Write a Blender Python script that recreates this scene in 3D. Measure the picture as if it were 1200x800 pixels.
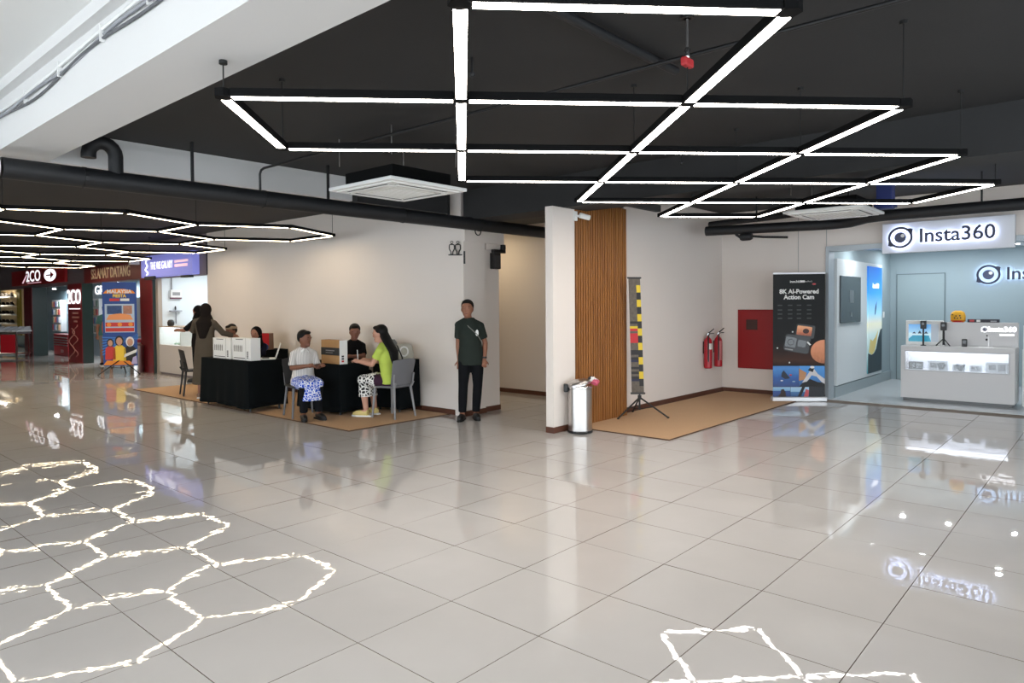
import bpy, bmesh, math, random
import numpy as np
from mathutils import Matrix, Vector
for o in list(bpy.data.objects): bpy.data.objects.remove(o, do_unlink=True)
SC = bpy.context.scene
COL = SC.collection
R = math.radians
# ------------------------------------------------------------------ camera, sky, exposure
# world frame: origin on a floor-tile corner, X runs along the tile joints to the right-far, Y to the left-far
YAW, PITCH, ROLL = R(41.42), R(1.3), R(-0.4)
CAM = Vector((-1.9066, -2.6573, 1.569))
fw = Vector((math.cos(YAW), math.sin(YAW), 0)); rt = Vector((math.sin(YAW), -math.cos(YAW), 0)); up = Vector((0, 0, 1))
Fv = fw * math.cos(PITCH) - up * math.sin(PITCH); Uv = fw * math.sin(PITCH) + up * math.cos(PITCH)
Rc = rt * math.cos(ROLL) + Uv * math.sin(ROLL); Uc = Uv * math.cos(ROLL) - rt * math.sin(ROLL)
cd = bpy.data.cameras.new('camera'); cam = bpy.data.objects.new('camera', cd); COL.objects.link(cam)
cd.sensor_width = 36; cd.lens = 808 / 1200 * 36; cd.shift_y = -23.4 / 1200; cd.clip_end = 200
cam.matrix_world = Matrix(((Rc.x, Uc.x, -Fv.x, CAM.x), (Rc.y, Uc.y, -Fv.y, CAM.y), (Rc.z, Uc.z, -Fv.z, CAM.z), (0, 0, 0, 1)))
SC.camera = cam
W = bpy.data.worlds.new('daylight'); SC.world = W; W.use_nodes = True
W.node_tree.nodes['Background'].inputs[0].default_value = (0.84, 0.93, 1.0, 1)
W.node_tree.nodes['Background'].inputs[1].default_value = 5.5
SC.view_settings.view_transform = 'Standard'; SC.view_settings.look = 'None'
SC.view_settings.gamma = 1; SC.view_settings.use_curve_mapping = False
SC.view_settings.exposure = 0.0
STRIP = 22.0          # radiance of the ceiling light bars
DOWNLIGHT_W = 9.5

# ------------------------------------------------------------------ materials
def lin(c):
    return tuple(((v / 255) / 12.92 if v / 255 <= .04045 else ((v / 255 + .055) / 1.055) ** 2.4) for v in c)
MATS = {}
def mat(name, rgb=(128, 128, 128), rough=.6, metal=0, emit=0, erg=None, var=0, vscale=8, bump=0, bscale=40, coat=0, spec=.5, alpha=1, trans=0, sheen=0):
    if name in MATS: return MATS[name]
    m = bpy.data.materials.new(name); m.use_nodes = True; MATS[name] = m
    nt = m.node_tree; b = nt.nodes['Principled BSDF']; c = lin(rgb)
    b.inputs['Base Color'].default_value = (*c, 1); b.inputs['Roughness'].default_value = rough
    b.inputs['Metallic'].default_value = metal; b.inputs['Specular IOR Level'].default_value = spec
    b.inputs['Coat Weight'].default_value = coat; b.inputs['Alpha'].default_value = alpha
    b.inputs['Transmission Weight'].default_value = trans
    if emit:
        b.inputs['Emission Color'].default_value = (*lin(erg or rgb), 1); b.inputs['Emission Strength'].default_value = emit
    if var or bump:
        tc = nt.nodes.new('ShaderNodeTexCoord')
        n = nt.nodes.new('ShaderNodeTexNoise'); n.inputs['Scale'].default_value = vscale; n.inputs['Detail'].default_value = 4
        nt.links.new(tc.outputs['Object'], n.inputs['Vector'])
        if var:
            mx = nt.nodes.new('ShaderNodeMix'); mx.data_type = 'RGBA'
            mx.inputs[6].default_value = (*[max(0, v * (1 - var)) for v in c], 1); mx.inputs[7].default_value = (*[min(1, v * (1 + var)) for v in c], 1)
            nt.links.new(n.outputs['Fac'], mx.inputs[0]); nt.links.new(mx.outputs[2], b.inputs['Base Color'])
        if bump:
            n2 = nt.nodes.new('ShaderNodeTexNoise'); n2.inputs['Scale'].default_value = bscale; n2.inputs['Detail'].default_value = 5
            nt.links.new(tc.outputs['Object'], n2.inputs['Vector'])
            bp = nt.nodes.new('ShaderNodeBump'); bp.inputs['Distance'].default_value = bump; bp.inputs['Strength'].default_value = .6
            nt.links.new(n2.outputs['Fac'], bp.inputs['Height']); nt.links.new(bp.outputs[0], b.inputs['Normal'])
    return m

def ramp_mat(name, stops, axis=2, rough=.5, scale=1.0, emit=0, wob=0, wscale=4):
    """printed gradient along a generated axis (posters and screens)"""
    m = bpy.data.materials.new(name); m.use_nodes = True; MATS[name] = m
    nt = m.node_tree; b = nt.nodes['Principled BSDF']; b.inputs['Roughness'].default_value = rough
    tc = nt.nodes.new('ShaderNodeTexCoord'); sp = nt.nodes.new('ShaderNodeSeparateXYZ'); cr = nt.nodes.new('ShaderNodeValToRGB')
    nt.links.new(tc.outputs['Generated'], sp.inputs[0]); src = sp.outputs[axis]
    if wob:
        n = nt.nodes.new('ShaderNodeTexNoise'); n.inputs['Scale'].default_value = wscale; nt.links.new(tc.outputs['Generated'], n.inputs['Vector'])
        a = nt.nodes.new('ShaderNodeMath'); a.operation = 'MULTIPLY_ADD'; a.inputs[1].default_value = wob
        nt.links.new(n.outputs['Fac'], a.inputs[0]); nt.links.new(src, a.inputs[2]); src = a.outputs[0]
    nt.links.new(src, cr.inputs[0])
    while len(cr.color_ramp.elements) < len(stops): cr.color_ramp.elements.new(.5)
    for e, (p, c) in zip(cr.color_ramp.elements, stops): e.position = p; e.color = (*lin(c), 1)
    nt.links.new(cr.outputs[0], b.inputs['Base Color'])
    if emit:
        nt.links.new(cr.outputs[0], b.inputs['Emission Color']); b.inputs['Emission Strength'].default_value = emit
    return m

def pattern_mat(name, c0, c1, scale=30, thr=.5, kind='noise', rough=.8):
    m = bpy.data.materials.new(name); m.use_nodes = True; MATS[name] = m
    nt = m.node_tree; b = nt.nodes['Principled BSDF']; b.inputs['Roughness'].default_value = rough
    tc = nt.nodes.new('ShaderNodeTexCoord')
    if kind == 'noise':
        n = nt.nodes.new('ShaderNodeTexNoise'); n.inputs['Scale'].default_value = scale; out = n.outputs['Fac']; n.inputs['Detail'].default_value = 1
    elif kind == 'voronoi':
        n = nt.nodes.new('ShaderNodeTexVoronoi'); n.inputs['Scale'].default_value = scale; n.feature = 'DISTANCE_TO_EDGE'; out = n.outputs['Distance']
    else:
        n = nt.nodes.new('ShaderNodeTexWave'); n.inputs['Scale'].default_value = scale; out = n.outputs['Fac']; n.bands_direction = kind
    nt.links.new(tc.outputs['Object'], n.inputs['Vector'])
    cr = nt.nodes.new('ShaderNodeValToRGB'); cr.color_ramp.interpolation = 'LINEAR'
    cr.color_ramp.elements[0].position = thr - .03; cr.color_ramp.elements[1].position = thr + .03
    cr.color_ramp.elements[0].color = (*lin(c0), 1); cr.color_ramp.elements[1].color = (*lin(c1), 1)
    nt.links.new(out, cr.inputs[0]); nt.links.new(cr.outputs[0], b.inputs['Base Color'])
    return m

M_wall = mat('wall_paint', (230, 221, 214), .75, var=.02, vscale=1.5, bump=.0006, bscale=60)
M_white = mat('white_paint', (232, 232, 230), .6, var=.015, vscale=2)
M_beam = mat('beam_paint', (220, 219, 218), .7, var=.03, vscale=1.2, bump=.0008, bscale=30)
M_black = mat('black_ceiling_paint', (43, 43, 44), .75, var=.12, vscale=2, bump=.001, bscale=50)
M_pipe = mat('black_pipe_insulation', (27, 28, 31), .55, var=.2, vscale=6)
M_blk = mat('black_metal', (24, 24, 26), .45)
M_bar = mat('bar_housing', (11, 11, 12), .8, spec=.15)
M_cable = mat('black_cable', (20, 20, 20), .6)
M_strip = mat('strip_diffuser', (255, 250, 240), .5, emit=STRIP, erg=(255, 247, 236))
M_strip2 = mat('strip_diffuser_warm', (255, 250, 240), .5, emit=STRIP, erg=(255, 232, 196))
M_grout = mat('grout', (112, 100, 88), .9)
M_skirt = mat('brown_skirting', (92, 55, 40), .5, var=.2, vscale=10)
M_steel = mat('brushed_steel', (196, 192, 190), .28, metal=1, var=.05, vscale=20)
M_chrome = mat('chrome', (210, 210, 210), .15, metal=1)
M_grey = mat('grey_plastic', (112, 112, 116), .5)
M_dkgrey = mat('dark_grey_plastic', (52, 53, 56), .5)
M_cloth = mat('black_tablecloth', (14, 18, 20), .95, var=.25, vscale=5, spec=.1)
M_coir = mat('tan_mat', (196, 160, 124), .95, var=.1, vscale=60, bump=.003, bscale=250)
M_matedge = mat('mat_edge', (92, 66, 48), .8)
M_red = mat('red_enamel', (176, 20, 26), .35)
M_dred = mat('dark_red_panel', (118, 26, 34), .4, var=.05)
M_lens = mat('dark_glass', (10, 10, 12), .1)
M_glass = mat('clear_glass', (235, 242, 244), .03, alpha=.16)
M_greyshop = mat('shop_grey_wall', (150, 166, 172), .6, var=.01)
M_shopfloor = mat('shop_floor', (196, 200, 202), .18, var=.02)
M_counter = mat('counter_laminate', (206, 204, 204), .4)
M_navy = mat('navy_letter', (24, 30, 58), .4)
M_halo = mat('halo_led', (206, 220, 255), .4, emit=11)
M_letw = mat('white_lit_letter', (250, 250, 255), .4, emit=1.3)
M_gold = mat('gold_letter', (214, 190, 160), .35, metal=.3)
M_paper = mat('white_card', (228, 228, 226), .6)
M_card = mat('brown_cardboard', (176, 134, 88), .8, var=.06)
M_ink = mat('black_print', (34, 34, 36), .6)

# floor tile: glossy porcelain, small tone change per tile, faint waviness of the polish
def tile_material():
    m = bpy.data.materials.new('polished_tile'); m.use_nodes = True; nt = m.node_tree; b = nt.nodes['Principled BSDF']
    tc = nt.nodes.new('ShaderNodeTexCoord'); geo = nt.nodes.new('ShaderNodeNewGeometry')
    n = nt.nodes.new('ShaderNodeTexNoise'); n.inputs['Scale'].default_value = 1.3; n.inputs['Detail'].default_value = 6
    nt.links.new(geo.outputs['Position'], n.inputs['Vector'])
    cr = nt.nodes.new('ShaderNodeValToRGB'); cr.color_ramp.elements[0].position = .3; cr.color_ramp.elements[1].position = .7
    cr.color_ramp.elements[0].color = (*lin((194, 190, 187)), 1); cr.color_ramp.elements[1].color = (*lin((202, 198, 195)), 1)
    nt.links.new(n.outputs['Fac'], cr.inputs[0]); nt.links.new(cr.outputs[0], b.inputs['Base Color'])
    b.inputs['Roughness'].default_value = .014; b.inputs['IOR'].default_value = 1.52
    n2 = nt.nodes.new('ShaderNodeTexNoise'); n2.inputs['Scale'].default_value = 9; n2.inputs['Detail'].default_value = 2
    nt.links.new(geo.outputs['Position'], n2.inputs['Vector'])
    bp = nt.nodes.new('ShaderNodeBump'); bp.inputs['Distance'].default_value = .00065; bp.inputs['Strength'].default_value = .5
    nt.links.new(n2.outputs['Fac'], bp.inputs['Height']); nt.links.new(bp.outputs[0], b.inputs['Normal'])
    return m
M_tile = tile_material()
def wood_material():
    m = bpy.data.materials.new('oak_slat'); m.use_nodes = True; nt = m.node_tree; b = nt.nodes['Principled BSDF']
    tc = nt.nodes.new('ShaderNodeNewGeometry'); mp = nt.nodes.new('ShaderNodeMapping'); mp.inputs['Scale'].default_value = (30, 30, 1.2)
    n = nt.nodes.new('ShaderNodeTexNoise'); n.inputs['Scale'].default_value = 1.5; n.inputs['Detail'].default_value = 6
    nt.links.new(tc.outputs['Position'], mp.inputs[0]); nt.links.new(mp.outputs[0], n.inputs['Vector'])
    cr = nt.nodes.new('ShaderNodeValToRGB'); cr.color_ramp.elements[0].position = .3; cr.color_ramp.elements[1].position = .72
    cr.color_ramp.elements[0].color = (*lin((122, 74, 30)), 1); cr.color_ramp.elements[1].color = (*lin((166, 108, 50)), 1)
    nt.links.new(n.outputs['Fac'], cr.inputs[0]); nt.links.new(cr.outputs[0], b.inputs['Base Color']); b.inputs['Roughness'].default_value = .5
    return m
M_wood = wood_material()
M_woodb = mat('wood_backing', (84, 46, 22), .7)

# ------------------------------------------------------------------ mesh helpers
class MB:
    """collects shapes; build() links them as ONE mesh object"""
    def __init__(s): s.v = []; s.f = []; s.m = []; s.cur = 0
    def add(s, vs, fs):
        k = len(s.v); s.v += [tuple(v) for v in vs]
        for f in fs: s.f.append(tuple(i + k for i in f)); s.m.append(s.cur)
        return s
    def box(s, x0, x1, y0, y1, z0, z1):
        v = [(x, y, z) for z in (z0, z1) for y in (y0, y1) for x in (x0, x1)]
        return s.add(v, [(0, 2, 3, 1), (4, 5, 7, 6), (0, 1, 5, 4), (2, 6, 7, 3), (0, 4, 6, 2), (1, 3, 7, 5)])
    def tube(s, pts, r, n=8, cap=True, flat=None):
        P = [Vector(p) for p in pts]; rs = r if isinstance(r, (list, tuple)) else [r] * len(P)
        rings = []; last = None
        for i, p in enumerate(P):
            d = (P[min(i + 1, len(P) - 1)] - P[max(i - 1, 0)]).normalized()
            if last is None:
                a = Vector((0, 0, 1)) if abs(d.z) < .9 else Vector((1, 0, 0)); u = d.cross(a).normalized()
            else: u = (last - d * last.dot(d)).normalized()
            last = u; w = d.cross(u)
            rings.append([p + (u * math.cos(t) + w * math.sin(t)) * rs[i] for t in (2 * math.pi * j / n for j in range(n))])
        vs = [v for q in rings for v in q]; fs = []
        for i in range(len(P) - 1):
            for j in range(n):
                a = i * n + j; b = i * n + (j + 1) % n; fs.append((a, b, b + n, a + n))
        if cap: fs.append(tuple(range(n - 1, -1, -1))); fs.append(tuple(range((len(P) - 1) * n, len(P) * n)))
        return s.add(vs, fs)
    def lathe(s, prof, n=20, c=(0, 0, 0), cap=True):
        vs = [(c[0] + r * math.cos(2 * math.pi * j / n), c[1] + r * math.sin(2 * math.pi * j / n), c[2] + z) for r, z in prof for j in range(n)]; fs = []
        for i in range(len(prof) - 1):
            for j in range(n):
                a = i * n + j; b = i * n + (j + 1) % n; fs.append((a, b, b + n, a + n))
        if cap: fs.append(tuple(range(n - 1, -1, -1))); fs.append(tuple(range((len(prof) - 1) * n, len(prof) * n)))
        return s.add(vs, fs)
    def ell(s, c, r, n=16, m=10):
        vs = [(c[0], c[1], c[2] - r[2])]
        for i in range(1, m):
            t = math.pi * i / m - math.pi / 2
            vs += [(c[0] + r[0] * math.cos(t) * math.cos(2 * math.pi * j / n), c[1] + r[1] * math.cos(t) * math.sin(2 * math.pi * j / n), c[2] + r[2] * math.sin(t)) for j in range(n)]
        vs.append((c[0], c[1], c[2] + r[2])); e = len(vs) - 1; fs = []
        for j in range(n):
            fs.append((0, 1 + (j + 1) % n, 1 + j)); fs.append((e, e - n + j, e - n + (j + 1) % n))
        for i in range(m - 2):
            for j in range(n):
                a = 1 + i * n + j; b = 1 + i * n + (j + 1) % n; fs.append((a, b, b + n, a + n))
        return s.add(vs, fs)
    def loft(s, rings, n=20, cap=True):
        """rings: (cx,cy,cz,rx,ry) horizontal ellipses"""
        vs = [(c[0] + c[3] * math.cos(2 * math.pi * j / n), c[1] + c[4] * math.sin(2 * math.pi * j / n), c[2]) for c in rings for j in range(n)]; fs = []
        for i in range(len(rings) - 1):
            for j in range(n):
                a = i * n + j; b = i * n + (j + 1) % n; fs.append((a, b, b + n, a + n))
        if cap: fs.append(tuple(range(n - 1, -1, -1))); fs.append(tuple(range((len(rings) - 1) * n, len(rings) * n)))
        return s.add(vs, fs)
    def plate(s, poly, y0, y1):
        """polygon in local x,z (counter-clockwise seen from -y) extruded from y0 (front) to y1"""
        n = len(poly); vs = [(x, y0, z) for x, z in poly] + [(x, y1, z) for x, z in poly]
        fs = [tuple(range(n)), tuple(range(2 * n - 1, n - 1, -1))] + [(i, i + n, (i + 1) % n + n, (i + 1) % n) for i in range(n)]
        return s.add(vs, fs)
    def slab(s, poly, z0, z1):
        n = len(poly); vs = [(x, y, z0) for x, y in poly] + [(x, y, z1) for x, y in poly]
        fs = [tuple(range(n - 1, -1, -1)), tuple(range(n, 2 * n))] + [(i, (i + 1) % n, (i + 1) % n + n, i + n) for i in range(n)]
        return s.add(vs, fs)
    def build(s, name, m, parent=None, smooth=False, bevel=0, seg=2, loc=None):
        me = bpy.data.meshes.new(name); me.from_pydata(s.v, [], s.f)
        ms = m if isinstance(m, (list, tuple)) else [m]
        for q in ms: me.materials.append(q)
        if len(ms) > 1: me.polygons.foreach_set('material_index', s.m)
        if smooth: me.polygons.foreach_set('use_smooth', [True] * len(me.polygons))
        me.update()
        o = bpy.data.objects.new(name, me); COL.objects.link(o)
        if parent: o.parent = parent
        if loc: o.location = loc
        if bevel:
            b = o.modifiers.new('bevel', 'BEVEL'); b.width = bevel; b.segments = seg; b.limit_method = 'ANGLE'; b.angle_limit = R(40)
        if smooth:
            me.set_sharp_from_angle(angle=R(50))
        return o
def circ(cx, cz, rx, rz=None, n=24, a0=0, a1=360):
    rz = rz or rx; k = n if a1 - a0 < 360 else n
    return [(cx + rx * math.cos(R(a0 + (a1 - a0) * i / (n if a1 - a0 == 360 else n - 1))), cz + rz * math.sin(R(a0 + (a1 - a0) * i / (n if a1 - a0 == 360 else n - 1)))) for i in range(k)]
def rect(x0, x1, z0, z1): return [(x0, z0), (x1, z0), (x1, z1), (x0, z1)]
def tag(o, label=None, cat=None, group=None, kind=None):
    if label: o['label'] = label
    if cat: o['category'] = cat
    if group: o['group'] = group
    if kind: o['kind'] = kind
    return o
def thing(name, label, cat, loc=(0, 0, 0), rz=0, group=None):
    o = bpy.data.objects.new(name, None); COL.objects.link(o); o.empty_display_size = .1
    o.location = loc; o.rotation_euler = (0, 0, R(rz)); return tag(o, label, cat, group)
def struct(o): o['kind'] = 'structure'; return o
def copy_tree(o, parent=None):
    c = o.copy(); COL.objects.link(c); c.parent = parent
    for ch in o.children: copy_tree(ch, c)
    return c
def dup(o, loc, rz=None, label=None, group=None):
    c = copy_tree(o); c.location = loc
    if rz is not None: c.rotation_euler = (0, 0, R(rz))
    if label: c['label'] = label
    if group: c['group'] = group
    return c
def text(body, size, m, parent, x, z, y=-.003, name='lettering', ext=.001, align='CENTER', sx=1, off=0, bold=0, sp=1, shear=0):
    """lettering in the local x-z plane facing -y"""
    cu = bpy.data.curves.new(name, 'FONT'); cu.body = body; cu.size = size; cu.extrude = ext; cu.align_x = align; cu.align_y = 'CENTER'
    cu.offset = off; cu.space_character = sp; cu.shear = shear; cu.resolution_u = 3
    t = bpy.data.objects.new(name, cu); COL.objects.link(t)
    me = bpy.data.meshes.new_from_object(t.evaluated_get(bpy.context.evaluated_depsgraph_get()))
    bpy.data.objects.remove(t, do_unlink=True); bpy.data.curves.remove(cu)
    me.transform(Matrix.Rotation(R(90), 4, 'X') @ Matrix.Diagonal((sx, 1, 1, 1)))
    me.materials.clear(); me.materials.append(m); me.name = name
    o = bpy.data.objects.new(name, me); COL.objects.link(o); o.parent = parent; o.location = (x, y, z)
    return o
rnd = random.Random(7)

# ================================================================== FLOOR
bm = MB(); bm.box(-8.4, 9.98, -8.4, 38, -.12, -.006)
floor = struct(bm.build('floor', M_grout))
T = .6
def tile_geo(mb, x, y, sx, sy):
    h = T / 2; g = .0013; c = .0009
    o, q = h - g, h - g - c
    z = lambda a, b: sx * a + sy * b
    vs = [(x + a * o, y + b * o, -.008) for a, b in ((-1, -1), (1, -1), (1, 1), (-1, 1))]
    vs += [(x + a * o, y + b * o, -.0015 + z(a * o, b * o)) for a, b in ((-1, -1), (1, -1), (1, 1), (-1, 1))]
    vs += [(x + a * q, y + b * q, z(a * q, b * q)) for a, b in ((-1, -1), (1, -1), (1, 1), (-1, 1))]
    fs = [(8, 9, 10, 11)] + [(i, (i + 1) % 4, 4 + (i + 1) % 4, 4 + i) for i in range(4)] + [(4 + i, 4 + (i + 1) % 4, 8 + (i + 1) % 4, 8 + i) for i in range(4)]
    k = len(mb.f); mb.add(vs, fs)
    for q in range(k + 1, len(mb.f)): mb.m[q] = 1
variants = []
for k in range(10):
    mb = MB(); tile_geo(mb, 0, 0, rnd.gauss(0, .0016), rnd.gauss(0, .0016))
    me = bpy.data.meshes.new('tile'); me.from_pydata(mb.v, [], mb.f); me.materials.append(M_tile); me.materials.append(M_grout); me.polygons.foreach_set('material_index', mb.m); variants.append(me)
cells = []
for i in range(-14, 17):
    for j in range(-14, 63):
        x, y = (i + .5) * T, (j + .5) * T
        if x > 10.0 or x + .3 > 9.97: continue
        d = Vector((x - CAM.x, y - CAM.y, -CAM.z)); dep = d.dot(fw); lat = d.dot(rt)
        vis = dep > 1.0 and abs(lat) < dep * .76 + .5 and x < 5.1 + (4.9 if y < 2.6 else 0)
        cells.append((0 if vis else 1, dep if vis else 1e6, x, y))
cells.sort()
field = MB()
for n, (v, dep, x, y) in enumerate(cells):
    if n < 300:
        o = bpy.data.objects.new('tile', variants[rnd.randrange(10)]); COL.objects.link(o); o.parent = floor
        o.location = (x, y, 0); o.rotation_euler = (0, 0, R(90) * rnd.randrange(4))
    else: tile_geo(field, x, y, rnd.gauss(0, .0014), rnd.gauss(0, .0014))
tag(field.build('tile_field', [M_tile, M_grout], floor), kind='stuff')

# ================================================================== CEILINGS AND BEAMS
H = 3.2
struct(MB().box(-.03, 10.2, -8.4, 38.2, H, H + .25).build('ceiling', M_black))
struct(MB().box(-8.4, -.03, 4.95, 38.2, H, H + .25).build('ceiling', M_black))
struct(MB().box(-8.4, -.03, -8.4, 4.95, 3.385, 3.6).build('ceiling', M_white))
def beam_big():
    mb = MB(); mb.box(-.39, .02, -8.4, 4.62, 2.9, 3.385)
    o = struct(mb.build('ceiling_beam', M_beam))
    # raised lip along the top corner and cable trunking clipped under it
    MB().box(-.455, -.39, -8.4, 4.62, 3.30, 3.386).build('cornice', M_beam, o)
    p = [( -.405 - .012 * math.sin(y * 2.1), y, 3.175 + .03 * math.sin(y * 1.3) + .012 * math.sin(y * 4.4)) for y in np.linspace(-3, 4.6, 60)]
    MB().tube(p, .011, 6).build('cable', mat('grey_cable', (150, 152, 158), .5), o, smooth=True)
    p = [( -.402, y, 3.150 + .03 * math.sin(y * 1.3) + .02 * math.sin(y * 3.1 + 1)) for y in np.linspace(-3, 4.6, 60)]
    MB().tube(p, .009, 6).build('cable', mat('dark_grey_cable', (92, 94, 98), .5), o, smooth=True)
    p = [( -.402, y, 3.215 + .03 * math.sin(y * 1.3)) for y in np.linspace(-3, 4.6, 60)]
    MB().tube(p, .013, 6).build('cable', M_white, o, smooth=True)
    for y in (1.2, 1.9, 2.7, 3.5):
        MB().box(-.42, -.39, y, y + .012, 3.14 + .03 * math.sin(y * 1.3), 3.24 + .03 * math.sin(y * 1.3)).build('cable_clip', M_white, o)
beam_big()
mb = MB(); mb.box(-8.4, 3.30, 4.60, 4.95, 2.90, 3.13); mb.box(-8.4, 3.30, 4.63, 4.95, 3.13, 3.386)
struct(mb.build('ceiling_beam', M_beam))
mb = MB(); mb.box(3.30, 4.86, 4.50, 4.95, 2.88, H); mb.box(3.30, 3.36, 4.46, 4.5, 2.95, H)
struct(mb.build('ceiling_duct', M_black))
mb = MB(); mb.box(5.0, 5.48, -8.4, 4.34, 2.79, H); struct(mb.build('ceiling_beam', M_black))
# ================================================================== WALLS
struct(MB().box(5.0, 5.18, 4.40, 12.30, 0, H).build('wall_left', M_wall))
mb = MB(); mb.box(4.98, 5.42, 4.33, 4.52, 0, 2.49); struct(mb.build('wall_left_return', M_wall))
mb = MB(); mb.box(5.42, 5.80, 4.40, 4.56, 0, 2.40); struct(mb.build('wall_left_inner', M_wall))
mb = MB(); mb.box(4.99, 5.82, 4.31, 4.60, 2.49, 2.78); mb.box(5.48, 5.82, 4.36, 4.60, 2.40, 2.49); struct(mb.build('trim_1', M_wall))
struct(MB().box(7.43, 7.6, 2.8, 8.5, 0, 3.0).build('wall_corridor_end', M_wall))
struct(MB().box(5.18, 7.43, 8.4, 8.56, 0, 3.0).build('wall_corridor_far', M_wall))
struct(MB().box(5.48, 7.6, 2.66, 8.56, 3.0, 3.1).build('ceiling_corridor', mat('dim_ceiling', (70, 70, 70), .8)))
struct(MB().box(4.75, 5.2, 2.545, 2.66, 0, 2.785).build('wall_pillar', M_wall))
struct(MB().box(5.2, 6.46, 2.60, 2.66, 0, 2.93).build('wall_wood_backing', M_woodb))
struct(MB().box(6.46, 10.2, 2.745, 2.87, 0, H).build('wall_right', M_wall))
struct(MB().box(5.2, 6.46, 2.66, 2.745, 0, 2.93).build('wall_corridor_side', M_wall))
struct(MB().box(5.48, 6.46, 2.61, 2.87, 2.94, H).build('trim_2', M_black))
struct(MB().box(9.97, 10.2, .95, 2.745, 0, H).build('wall_back', M_wall))
struct(MB().box(9.97, 10.2, -8.4, .95, 2.47, H).build('wall_back_header', M_wall))
struct(MB().box(-8.4, 9.6, 38, 38.3, 0, H).build('wall_far_end', mat('far_wall', (96, 94, 92), .8)))
struct(MB().box(-8.6, -8.4, 10.5, 38, 0, H).build('wall_west_light_limit', mat('west_wall', (190, 188, 184), .8)))  # unseen wall, put in to limit daylight reaching the far hall
struct(MB().box(-8.6, -8.4, -8.4, 10.5, 2.5, 3.6).build('wall_west_header_light_limit', M_wall)); struct(MB().box(-8.4, 6.5, -8.6, -8.4, 2.5, 3.6).build('wall_south_header_light_limit', M_wall))  # unseen headers, added to cut daylight on the big beam and pillar
struct(MB().box(6.5, 10.2, -8.6, -8.4, 0, H).build('wall_south_light_limit', M_wall))  # unseen wall, added to close part of the south daylight opening
MB().box(9.962, 9.97, .948, .955, .1, H).build('panel_joint', mat('joint_grey', (150, 150, 150), .7), bpy.data.objects['wall_back'])
MB().box(9.962, 9.97, 1.40, 1.404, 2.05, H).build('panel_joint', mat('joint_grey'), bpy.data.objects['wall_back'])
def skirting(name, x0, x1, y0, y1):
    struct(MB().box(x0, x1, y0, y1, 0.0, .075).build(name, M_skirt, bevel=.006))
skirting('baseboard_left', 4.985, 5.0, 4.40, 12.28)
skirting('baseboard_left_return', 4.965, 5.43, 4.315, 4.33); skirting('baseboard_left_end', 4.965, 4.98, 4.33, 4.40)
skirting('baseboard_left_inner', 5.43, 5.81, 4.385, 4.40)
skirting('baseboard_corridor', 7.415, 7.43, 2.76, 8.4)
skirting('baseboard_pillar', 4.735, 5.2, 2.53, 2.545); skirting('baseboard_pillar_end', 4.735, 4.75, 2.545, 2.66)
skirting('baseboard_right', 6.47, 9.97, 2.73, 2.745)
skirting('baseboard_back', 9.955, 9.97, .96, 2.73)
cl_ = thing('corridor_lamp', 'round warm ceiling lamp inside the corridor', 'lamp', (6.6, 5.75, 2.95))
MB().lathe([(.14, .0), (.15, .01), (.15, .05)], 24).build('lamp_rim', M_white, cl_); MB().lathe([(.13, -.004), (.13, .0)], 24).build('diffuser', mat('warm_diffuser', (255, 226, 170), .4, emit=4), cl_)
L = bpy.data.lights.new('corridor_light', 'AREA'); L.shape = 'DISK'; L.size = .25; L.energy = 13; L.color = (1, .80, .52); lo = bpy.data.objects.new('corridor_light', L); COL.objects.link(lo); lo.location = (6.6, 5.75, 2.93)
# slatted wood cladding
clad = thing('slat_panel', 'vertical oak slat cladding on the wall end beside the steel bin', 'wall panel', (5.2, 2.60, 0))
MB().box(0, 1.25, -.012, 0, .012, 2.915).build('backing', M_woodb, clad)
s0 = MB().box(0, .036, -.038, -.012, .012, 2.915).build('slat', M_wood, clad, bevel=.003, seg=1)
for k in range(1, 23):
    c = s0.copy(); COL.objects.link(c); c.parent = clad; c.location = (k * .0555, 0, 0)

# ================================================================== LIGHT GRIDS
def bar_into(root, A, B, z, w=.072, dw=.058, h=.045, gap=.042, em=None):
    A, B = Vector((*A, z)), Vector((*B, z)); d = B - A; L = d.length - 2 * gap; ang = math.atan2(d.y, d.x); c = (A + B) / 2
    mb = MB(); mb.box(-L / 2, L / 2, -w / 2, w / 2, .004, h)
    mb.box(-L / 2, L / 2, -w / 2, -dw / 2, 0, .004); mb.box(-L / 2, L / 2, dw / 2, w / 2, 0, .004)
    o = mb.build('light_bar', M_bar, root); o.location = c - root.location; o.rotation_euler = (0, 0, ang)
    MB().box(-L / 2 + .004, L / 2 - .004, -dw / 2 + .001, dw / 2 - .001, -.0015, .0035).build('diffuser', em or M_strip, o)
    return o
def connector(root, P, z):
    o = MB().lathe([(.050, 0.0), (.050, .044)], 6).build('connector', M_bar, root); o.location = Vector((*P, z)) - root.location
def cable(root, P, z, top=H):
    mb = MB(); mb.tube([(0, 0, .043), (0, 0, top - z)], .004, 5); mb.lathe([(.022, top - z - .02), (.022, top - z)], 10)
    o = mb.build('suspension_cable', M_cable, root); o.location = Vector((*P, z)) - root.location
LZ = 2.70
O2 = Vector((.79, .085)); e1 = Vector((.871, .885)); e2 = Vector((.885, -.868))
node = lambda m, n: O2 + e1 * m * .985 + e2 * n * 1.03
g1 = thing('light_grid', 'suspended black square grid of white light bars beneath the dark ceiling near the slatted panel', 'light fixture', (*node(1, 1), LZ))
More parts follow.
